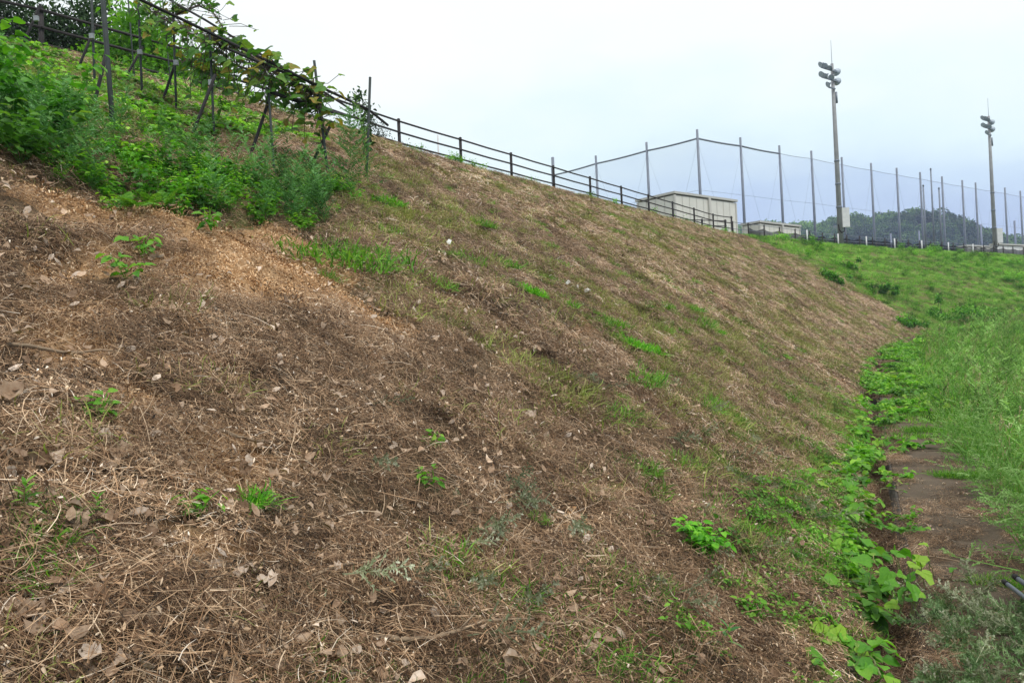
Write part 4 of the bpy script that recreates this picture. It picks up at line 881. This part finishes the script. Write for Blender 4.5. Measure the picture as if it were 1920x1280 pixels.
vine('large bright clump of lobed vine leaves rising from the near gutter beside the path', [(1700, 1110), (1690, 1150), (1712, 1085)], 17, .17, .12, .17)
vine('three round vine leaves on the slope left of the near gutter', [(1560, 1165), (1545, 1175)], 5, .12, .10, .07)
vine('row of vine leaves at the bottom of the slope near the lower edge', [(1530, 1215), (1570, 1225), (1610, 1230)], 9, .13, .115, .07)
vine('small vine shoot at the bottom edge of the picture left of the gutter', [(1530, 1262)], 5, .12, .10, .08)
vine('pair of pale vine leaves on the grassy strip above the gutter clump', [(1580, 1060), (1590, 1072)], 5, .08, .11, .08)
vine('dense low clump of vine leaves on the slope at the grassy gutter edge', [(1570, 935), (1590, 960), (1555, 920)], 18, .24, .10, .10)
vine('vine leaves hanging into the middle of the gutter', [(1660, 890), (1665, 905), (1650, 920)], 11, .2, .10, .08)
vine('vine leaves spreading over the left edge of the path slab', [(1650, 850), (1640, 835), (1660, 862)], 13, .22, .11, .08)
vine('single yellow green vine shoot on the slope left of the gutter vines', [(1545, 795)], 5, .14, .12, .06)
vine('upright vine clump in the gutter beside the far slabs', [(1600, 800), (1610, 815), (1590, 785)], 16, .28, .12, .10)
vine('loose vine leaves along the gutter above the upright clump', [(1590, 750), (1595, 765), (1580, 740)], 14, .3, .12, .08)
vine('bright broad vine clump growing across the far path', [(1745, 755), (1770, 762), (1725, 748)], 26, .5, .15, .12)
vine('vine mat on the far path before the bend', [(1700, 705), (1740, 715), (1680, 715)], 26, .7, .16, .10)
vine('farthest vine patch at the toe where the path bends', [(1650, 690), (1630, 705)], 18, .7, .16, .10)

# vines on the trellis
def climber(label, path, n, sz, hang):
    O = path[0]; t = thing('climbing_vine', label, 'vine', tuple(O), 'vines on the trellis'); b = MB(O); pth = [p + rng.normal(0, .04, 3) for p in path]; b.tube(pth, .012, 5)
    for k in range(n):
        i = rng.integers(len(path) - 1); u = rng.random(); p = path[i] * (1 - u) + path[i + 1] * u; e = p + (rng.normal(0, .14), rng.normal(0, .14), -abs(rng.normal(0, hang)) + .12)
        b.tube([p, (p + e) / 2 + rng.normal(0, .03, 3), e], .004, 4)
        nr = np.array([rng.normal(-.1, .5), rng.normal(-.55, .5), .8]); put_leaf(t, OLD, e, nr / np.linalg.norm(nr), rng.uniform(0, 6.28), sz * rng.uniform(.6, 1.25), O)
    b.build('stem', M['bark'], t, True)['kind'] = 'stuff'
climber('climbing vine with large leaves over the top pipe near the upper end of the trellis', [at(270, 10, YS['c']), at(330, 40, YS['d']), at(394, 70, YS['e'])], 150, .12, .28)
climber('climbing vine sprawling over the pipe in the middle of the trellis', [at(385, 60, YS['e']), at(440, 90, YS['e'] + .3), at(505, 130, YS['f'])], 160, .13, .35)
climber('climbing vine with browning leaves at the lower end of the top pipe', [at(495, 125, YS['f']), at(550, 150, YS['g']), at(600, 185, YS['g'])], 180, .125, .28)
climber('vine hanging down the stake at the lower end of the trellis', [at(590, 150, YS['g']), at(604, 215, YS['g']), at(610, 250, YS['g'])], 40, .11, .12)
climber('wispy vine shoot reaching above the pipe against the sky', [at(330, 30, YS['d']), at(365, 12, YS['d']), at(395, 16, YS['d']), at(430, 50, YS['e'])], 60, .09, .07)
climber('vine leaves on the fence rails below the pipe', [at(340, 110, YS['d'] + .8), at(390, 120, YS['e'] + .8), at(425, 150, YS['e'] + .8)], 110, .12, .25)

# ------------------------------------------------------------------ single plants on the slope
def plant(name, label, cat, px, py, me, sc, mix=.6, group='green plants on the slope', yaw=None):
    h = hit(px, py); d = drop(h[0], h[1]); e = frames(np.array([d[1]]), np.array([rng.uniform(0, 6.28) if yaw is None else yaw]), mix)[0]
    return tag(link(name, me, None, tuple(h + d[1] * .03), tuple(e), sc * 1.15), label, cat, group)
def tuft_mesh(n, rad, L0, L1, w0, w1, mat, stretch=1.0):
    me = grass_clump(n, rad, L0, L1, w0, w1, .45, M[mat], .4)
    if stretch != 1: 
        c = np.empty(len(me.vertices) * 3, np.float32); me.vertices.foreach_get('co', c); c = c.reshape(-1, 3); c[:, 0] += np.repeat((rng.random(n) - .5) * stretch, 10)[:len(c)]; me.vertices.foreach_set('co', c.ravel()); me.update()
    return me
def fern(nf, L, mat):
    P, D, N, LL, WW, v = [], [], [], [], [], []; A, B = [], []
    for i in range(nf):
        a = rng.uniform(0, 6.28); el = rng.uniform(.35, 1.2); d = np.array([math.cos(a) * math.cos(el), math.sin(a) * math.cos(el), math.sin(el)]); ln = L * rng.uniform(.6, 1.1); o = np.append(rng.normal(0, L * .35, 2), 0); A.append(o); B.append(d * ln)
        sd = np.cross(d, (0, 0, 1.)); sd /= np.linalg.norm(sd)
        for j in range(9):
            q = (j + 1.5) / 10; c = o + d * ln * q - np.array([0, 0, .4 * ln * q * q])
            for sg_ in (-1, 1): P.append(c); D.append(sd * sg_ + d * .7); N.append(np.cross(sd, d) + rng.normal(0, .3, 3)); LL.append(L * .26 * (1.15 - q)); WW.append(L * .085); v.append(np.clip(.35 + .4 * q + rng.normal(0, .15), 0, 1))
    B = np.array(B); parts = [(leafs(P, D, N, np.array(LL), np.array(WW)), np.array(v)), (ribbons(np.array(A), B, np.linalg.norm(B, axis=1), np.full(nf, .004), .4, 3), np.full(nf, .5))]
    return cmesh('fern', parts, M[mat])
def lance(n, h, L, mat):
    P = np.array([[0, 0, h * (i + 1) / n] for i in range(n)]); a = np.arange(n) * 2.4; D = np.stack([np.cos(a), np.sin(a), np.linspace(.1, 1.2, n)], -1)
    parts = [(leafs(P, D, np.array([0, 0, 1.]) - D * .2 + rng.normal(0, .1, (n, 3)), L * np.linspace(1, .6, n), L * .24 * np.ones(n), .2, .25), rng.random(n)), (ribbons([[0, 0, 0]], [[.02, 0, 1.]], np.array([h]), np.array([.008]), 0, 2), np.array([.4]))]
    return cmesh('lance', parts, M[mat])
plant('leafy_weed', 'bright green leafy weed clump alone on the brown slope near the bottom', 'weed', 1312, 1045, leafy(18, 16, .13, .17, .035, .06, M['brightgrass'], .5), 1.0)
plant('grass_tuft', 'brightest green grass tuft in the middle of the slope, running downhill', 'grass tuft', 1162, 640, tuft_mesh(760, .14, .06, .15, .007, .012, 'brightgrass', .85), 1.0, .5, yaw=-.55)
plant('grass_tuft', 'yellowish green tuft just above the brightest tuft in the middle of the slope', 'grass tuft', 1128, 606, tuft_mesh(420, .17, .06, .15, .007, .012, 'grass', .4), 1.0, .5, yaw=-.55)
plant('grass_tuft', 'narrow bright tuft left of the white scraps', 'grass tuft', 970, 543, tuft_mesh(420, .11, .07, .16, .008, .013, 'brightgrass', .7), 1.0, .5, yaw=-.8)
for k, (px, py, sc, st) in enumerate(((625, 490, 1.2, .7), (655, 500, 1.1, .4), (605, 475, 1.0, .5), (640, 470, 1.0, .6))):
    plant('grass_patch', ('widest clump of the dark green grass patch beside the bare soil', 'right lower clump of the dark green grass patch beside the bare soil', 'left clump of the dark green grass patch beside the bare soil', 'upper clump of the dark green grass patch beside the bare soil')[k], 'grass patch', px, py, tuft_mesh(230, .40, .06, .20, .007, .013, 'grass', st), sc, .6)
for px, py, n_, rad, mat, lb in ((1340, 628, 60, .12, 'brightgrass', 'small bright tuft right of the brightest tuft'), (1140, 433, 70, .34, 'grass', 'pale green tuft high on the slope below the fence'), (880, 496, 60, .16, 'grass', 'left of two green tufts high on the middle slope'), (937, 500, 60, .18, 'grass', 'right of two green tufts high on the middle slope'),
        (1057, 581, 50, .14, 'grass', 'small green tuft below the white scraps'), (1460, 673, 60, .16, 'brightgrass', 'bright tuft on the far right part of the mown slope'), (1285, 580, 80, .28, 'grass', 'upper right green tuft beyond the brightest tuft'), (1232, 578, 60, .2, 'grass', 'smaller tuft left of the upper right green tuft'), (1472, 754, 45, .10, 'grass', 'round small tuft on the lower right slope above the gutter'),
        (1300, 610, 90, .3, 'grass', 'wide pale patch between the upper right tufts and the small bright tuft'), (1250, 663, 40, .12, 'mixgrass', 'dull green tuft right of the brightest tuft on the slope'), (1330, 470, 60, .3, 'grass', 'green tuft high on the slope below the beige shed'), (1390, 482, 60, .3, 'grass', 'green tuft high on the slope near the mown edge'), (1060, 750, 60, .2, 'mixgrass', 'dull grassy patch below the brightest tuft'), (1195, 715, 70, .22, 'grass', 'soft green patch below and right of the brightest tuft'),
        (1170, 872, 150, .22, 'turf', 'wide soft grass patch in the lower middle of the slope'), (720, 385, 70, .2, 'brightgrass', 'bright weeds at the right end of the weed bed'), (60, 1005, 90, .10, 'grass', 'grass tuft below the lance-leaved plant at the left edge'), (85, 1100, 50, .06, 'grass', 'small grass tuft in the lower left corner'), (475, 955, 40, .04, 'brightgrass', 'thin grass blades on bare soil in the left foreground'), (900, 425, 60, .2, 'grass', 'green tuft below the fence above the two middle tufts')):
    plant('grass_tuft', lb, 'grass tuft', px, py, tuft_mesh(n_ * 3, rad * 1.15, .05 if py > 850 else .09, .13 if py > 850 else .21, .003 if py > 850 else .007, .006 if py > 850 else .014, 'grass' if mat == 'turf' else mat), 1, .5)
plant('lance_plant', 'dark green lance-leaved plant at the left edge of the picture', 'weed', 42, 972, lance(15, .10, .07, 'grass'), .75)
plant('lance_plant', 'smaller lance-leaved plant right of the one at the left edge', 'weed', 172, 985, lance(12, .08, .06, 'grass'), .7)
plant('lance_plant', 'single dark sprout in the lower right of the brown slope', 'weed', 1350, 1222, lance(7, .08, .08, 'mugwort'), 1)
for px, py, lb in ((365, 985, 'pale seedling on the orange soil in the left foreground'), (175, 800, 'yellow green seedling on the left of the slope'), (800, 850, 'yellow green seedling in the middle foreground of the slope'), (790, 925, 'small dark seedling below the yellow green one in the middle'), (235, 530, 'small plant at the left edge of the bare soil'), (393, 440, 'small green plant on the upper bare soil'), (265, 490, 'pale seedling in the middle of the bare soil'), (1400, 1160, 'low green seedling at the lower right of the slope'), (505, 410, 'green weed below the weed bed')):
    plant('seedling', lb, 'seedling', px, py, leafy(5, 5, .09 if py > 600 else .14, .07 if py > 600 else .14, .03, .045 if py > 600 else .07, M['kudzu']), 1)
plant('mugwort_clump', 'bushy mugwort clump at the lower right end of the weed bed', 'mugwort', 660, 390, sprig(.85, 60, 15, .36, .06, .012, M['mugwort'], .1, 1.1), 1.1, .8)
plant('mugwort_clump', 'tall wispy mugwort at the foot of the last stake', 'mugwort', 690, 372, sprig(1.15, 40, 12, .22, .04, .007, M['palemugwort'], .1, .6), 1.0, .9)
plant('broad_weed', 'broad-leaved bush at the left edge of the weed bed', 'weed', 60, 290, leafy(16, 34, .7, .6, .06, .10, M['broadleaf']), 1.0, .7)
plant('broad_weed', 'yellowish broad-leaved weed low in the left corner of the weed bed', 'weed', 35, 315, leafy(8, 14, .4, .4, .06, .10, M['vineold']), 1., .7)
plant('fern_weed', 'ferny weed drooping over the dark hollow below the weed bed', 'weed', 205, 375, fern(20, .26, 'broadleaf'), 1., .6)
plant('fern_weed', 'ferny weed at the dark hollow right of the first', 'weed', 262, 395, fern(16, .22, 'grass'), 1., .6)

# ------------------------------------------------------------------ loose things lying about
def heap_leaf(v, sz, fold, curl):
    n = 7; V, Fs = [], []
    for i in range(n + 1):
        t = i / n; w = .46 * math.sin(math.pi * min(1, t * .92 + .08)) ** .7 * (1 + .17 * rng.normal())
        for q in (-1, -.5, 0, .5, 1): V.append((t - .5, q * w, fold * abs(q) * w + curl * (t - .5) ** 2 * 2 + .10 * rng.normal() * abs(q)))
    for i in range(n):
        for j in range(4): Fs.append((i * 5 + j, i * 5 + j + 1, i * 5 + j + 6, i * 5 + j + 5))
    V += [(-.5, .0, 0), (-.82, .03, .03), (-.82, -.0, .03)]; b_ = len(V); Fs.append((b_ - 3, b_ - 2, b_ - 1))
    return mesh('dead_leaf', V, Fs, M['deadleaf'], np.clip(v + rng.normal(0, .08, len(V)), 0, 1), smooth=True)
DL = [heap_leaf(v, 1, f, c) for v, f, c in ((.2, .7, .5), (.4, -.6, -.4), (.55, .8, .7), (.6, .4, -.7), (.75, -.5, .7), (.9, .6, .4), (.3, .9, .3), (.5, .3, .9))]
k = 0
while k < 280:
    px, py = rng.uniform(-40, 1560), rng.uniform(640, 1290)
    if rng.random() > (.15 + .85 * (py - 640) / 650) * (1 - .85 * px / 1600): continue
    h = hit(px, py); d = drop(h[0], h[1])
    if h is None: continue
    nr = d[1] + rng.normal(0, .38, 3); nr /= np.linalg.norm(nr); k += 1
    link('dead_leaf', DL[rng.integers(len(DL))], slope, tuple(h + d[1] * rng.uniform(.035, .065)), tuple(frames(np.array([nr]), np.array([rng.uniform(0, 6.28)]))[0]), rng.uniform(.022, .058))
for px, py in ((985, 787), (200, 880), (215, 865), (195, 893), (245, 1095), (30, 1180), (60, 1190), (485, 1125), (1075, 1215), (1090, 1230), (940, 1262), (60, 890), (90, 880), (20, 770), (150, 1000), (225, 1185), (365, 1200), (440, 1105)):
    h = hit(px, py); d = drop(h[0], h[1]); nr = d[1] + rng.normal(0, .3, 3) + (0, -.25, 0); nr /= np.linalg.norm(nr)
    link('dead_leaf', DL[rng.choice([2, 4, 5, 7, 3])], slope, tuple(h + d[1] * .065), tuple(frames(np.array([nr]), np.array([rng.uniform(0, 6.28)]))[0]), rng.uniform(.045, .066) * (1 if py > 800 else 1.5))
def stick(label, a, b, r, bend=.03):
    A, B = hit2(*a), hit2(*b); n = 6; t = thing('dead_stick', label, 'stick', tuple((A + B) / 2), 'dead sticks on the slope'); O = (A + B) / 2
    mid = rng.normal(0, bend, 3); pts = []
    for i in range(n + 1):
        u = i / n; p = A * (1 - u) + B * u + mid * math.sin(math.pi * u) + rng.normal(0, .004, 3); pts.append(p + (0, 0, max(gz(p[0], p[1]) - p[2], -.02) + .065 + r))
    bm = MB(O).tube(pts, list(np.linspace(r, r * .55, n + 1)), 6); q = pts[3]; bm.tube([q, q + (pts[4] - pts[3]) * .6 + rng.normal(0, .03, 3) + (0, 0, .015)], [r * .5, r * .25], 5); bm.build('wood', M['drystem'], t, True)
for a in (('long dead stick slanting across the bottom middle of the slope', (700, 1235), (1000, 1195), .009), ('dead stalk crossing the long stick above the bottom middle', (590, 1120), (775, 1055), .006), ('thick dark stick on the bare soil at left of centre', (415, 838), (515, 858), .009), ('long brown stalk lying level below the bare soil at the left', (20, 680), (225, 690), .010),
        ('pale stalk in the lower left corner of the slope', (470, 1270), (610, 1170), .006), ('thin bent stalk on the orange foreground soil', (295, 1040), (370, 985), .006), ('dark curved stick in the lower middle right of the slope', (1095, 1050), (1180, 1085), .007), ('pale stalk standing clear near the lower left sticks', (365, 1085), (400, 1125), .004), ('stick lying downhill at the bottom centre right', (1010, 1200), (1120, 1175), .006), ('stalk on the left slope among dead leaves', (10, 870), (40, 910), .006), ('slanting stalk above the large dead leaves at left', (330, 720), (370, 690), .005),
        ('dark twig lying across the near path slab', (1735, 1062), (1800, 1072), .008), ('straight twig on the path by the mugwort', (1800, 985), (1850, 986), .007)): stick(*a)
for px, py, sz, lb in ((1066, 541, .05, 'left of the three white scraps on the middle slope'), (1083, 549, .035, 'smallest middle one of the three white scraps on the slope'), (1102, 556, .06, 'right and largest of the three white scraps on the slope'), (842, 468, .035, 'single white scrap on the upper slope below the fence')):
    h = hit(px, py); V = [(math.cos(a) * sz * rng.uniform(.5, 1.2), math.sin(a) * sz * rng.uniform(.4, .9), rng.uniform(.05, .12)) for a in np.linspace(0, 6.28, 8)[:-1]] + [(0, 0, .13)]
    tag(link('white_scrap', mesh('white_scrap', V, [(i, (i + 1) % 7, 7) for i in range(7)], M['scrap']), None, tuple(h)), lb, 'litter', 'white scraps on the slope')
for a, b, r, lb in (((1886, 1122), (1990, 1230), .013, 'lower of two dark metal rods entering at the bottom right over the path'), ((1906, 1112), (2010, 1215), .015, 'upper of two dark metal rods entering at the bottom right over the path')):
    A = hit2(*a) + (0, 0, .10); B = hit2(*b) + (0, 0, .16); t = thing('metal_rod', lb, 'rod', tuple(A), 'dark metal rods'); MB(A).tube([A, B], r, 10).build('tube', M['galv'], t, True); e = (B - A) / np.linalg.norm(B - A); MB(A).tube([A - e * .02, A + e * .05], r * 1.25, 10).build('end_cap', M['blackpipe'], t, True)

for k, (s_, lean, h_, lb) in enumerate(((5.3, .6, .8, 'nearest pale mugwort leaning over the path from the right edge'), (5.6, .55, .95, 'second pale mugwort leaning over the near path from the right edge'), (5.9, .5, 1.05, 'tall pale mugwort at the right edge beside the middle slab'), (6.25, .5, .95, 'pale mugwort at the right edge beyond the middle slab'), (6.8, .45, .95, 'pale mugwort bending over the far slabs'))):
    b_ = toe_off(np.array([s_]), GUT + PW + .02)[0]; me = cmesh_many([sprig_parts(h_ * rng.uniform(.7, 1.1), 15, 17, .32, .036, .009, lean * .5) for _ in range(10)])
    t = tag(link('mugwort_plant', me, None, tuple(b_ - (0, 0, .05)), (rng.normal(0, .1), -lean, 0)), lb, 'mugwort', 'mugwort along the path edge')

# ------------------------------------------------------------------ air: one closed box of thin haze round everything
hm, nt, out = new_mat('haze'); hv = nt.nodes.new('ShaderNodeVolumePrincipled'); hv.inputs['Color'].default_value = (.80, .88, 1.0, 1); hv.inputs['Density'].default_value = .00055; hv.inputs['Anisotropy'].default_value = 0
nt.links.new(hv.outputs[0], out.inputs['Volume'])
hz_ = MB().box((50, 180, 22), (780, 500, 56)).build('haze', hm); hz_['kind'] = 'stuff'
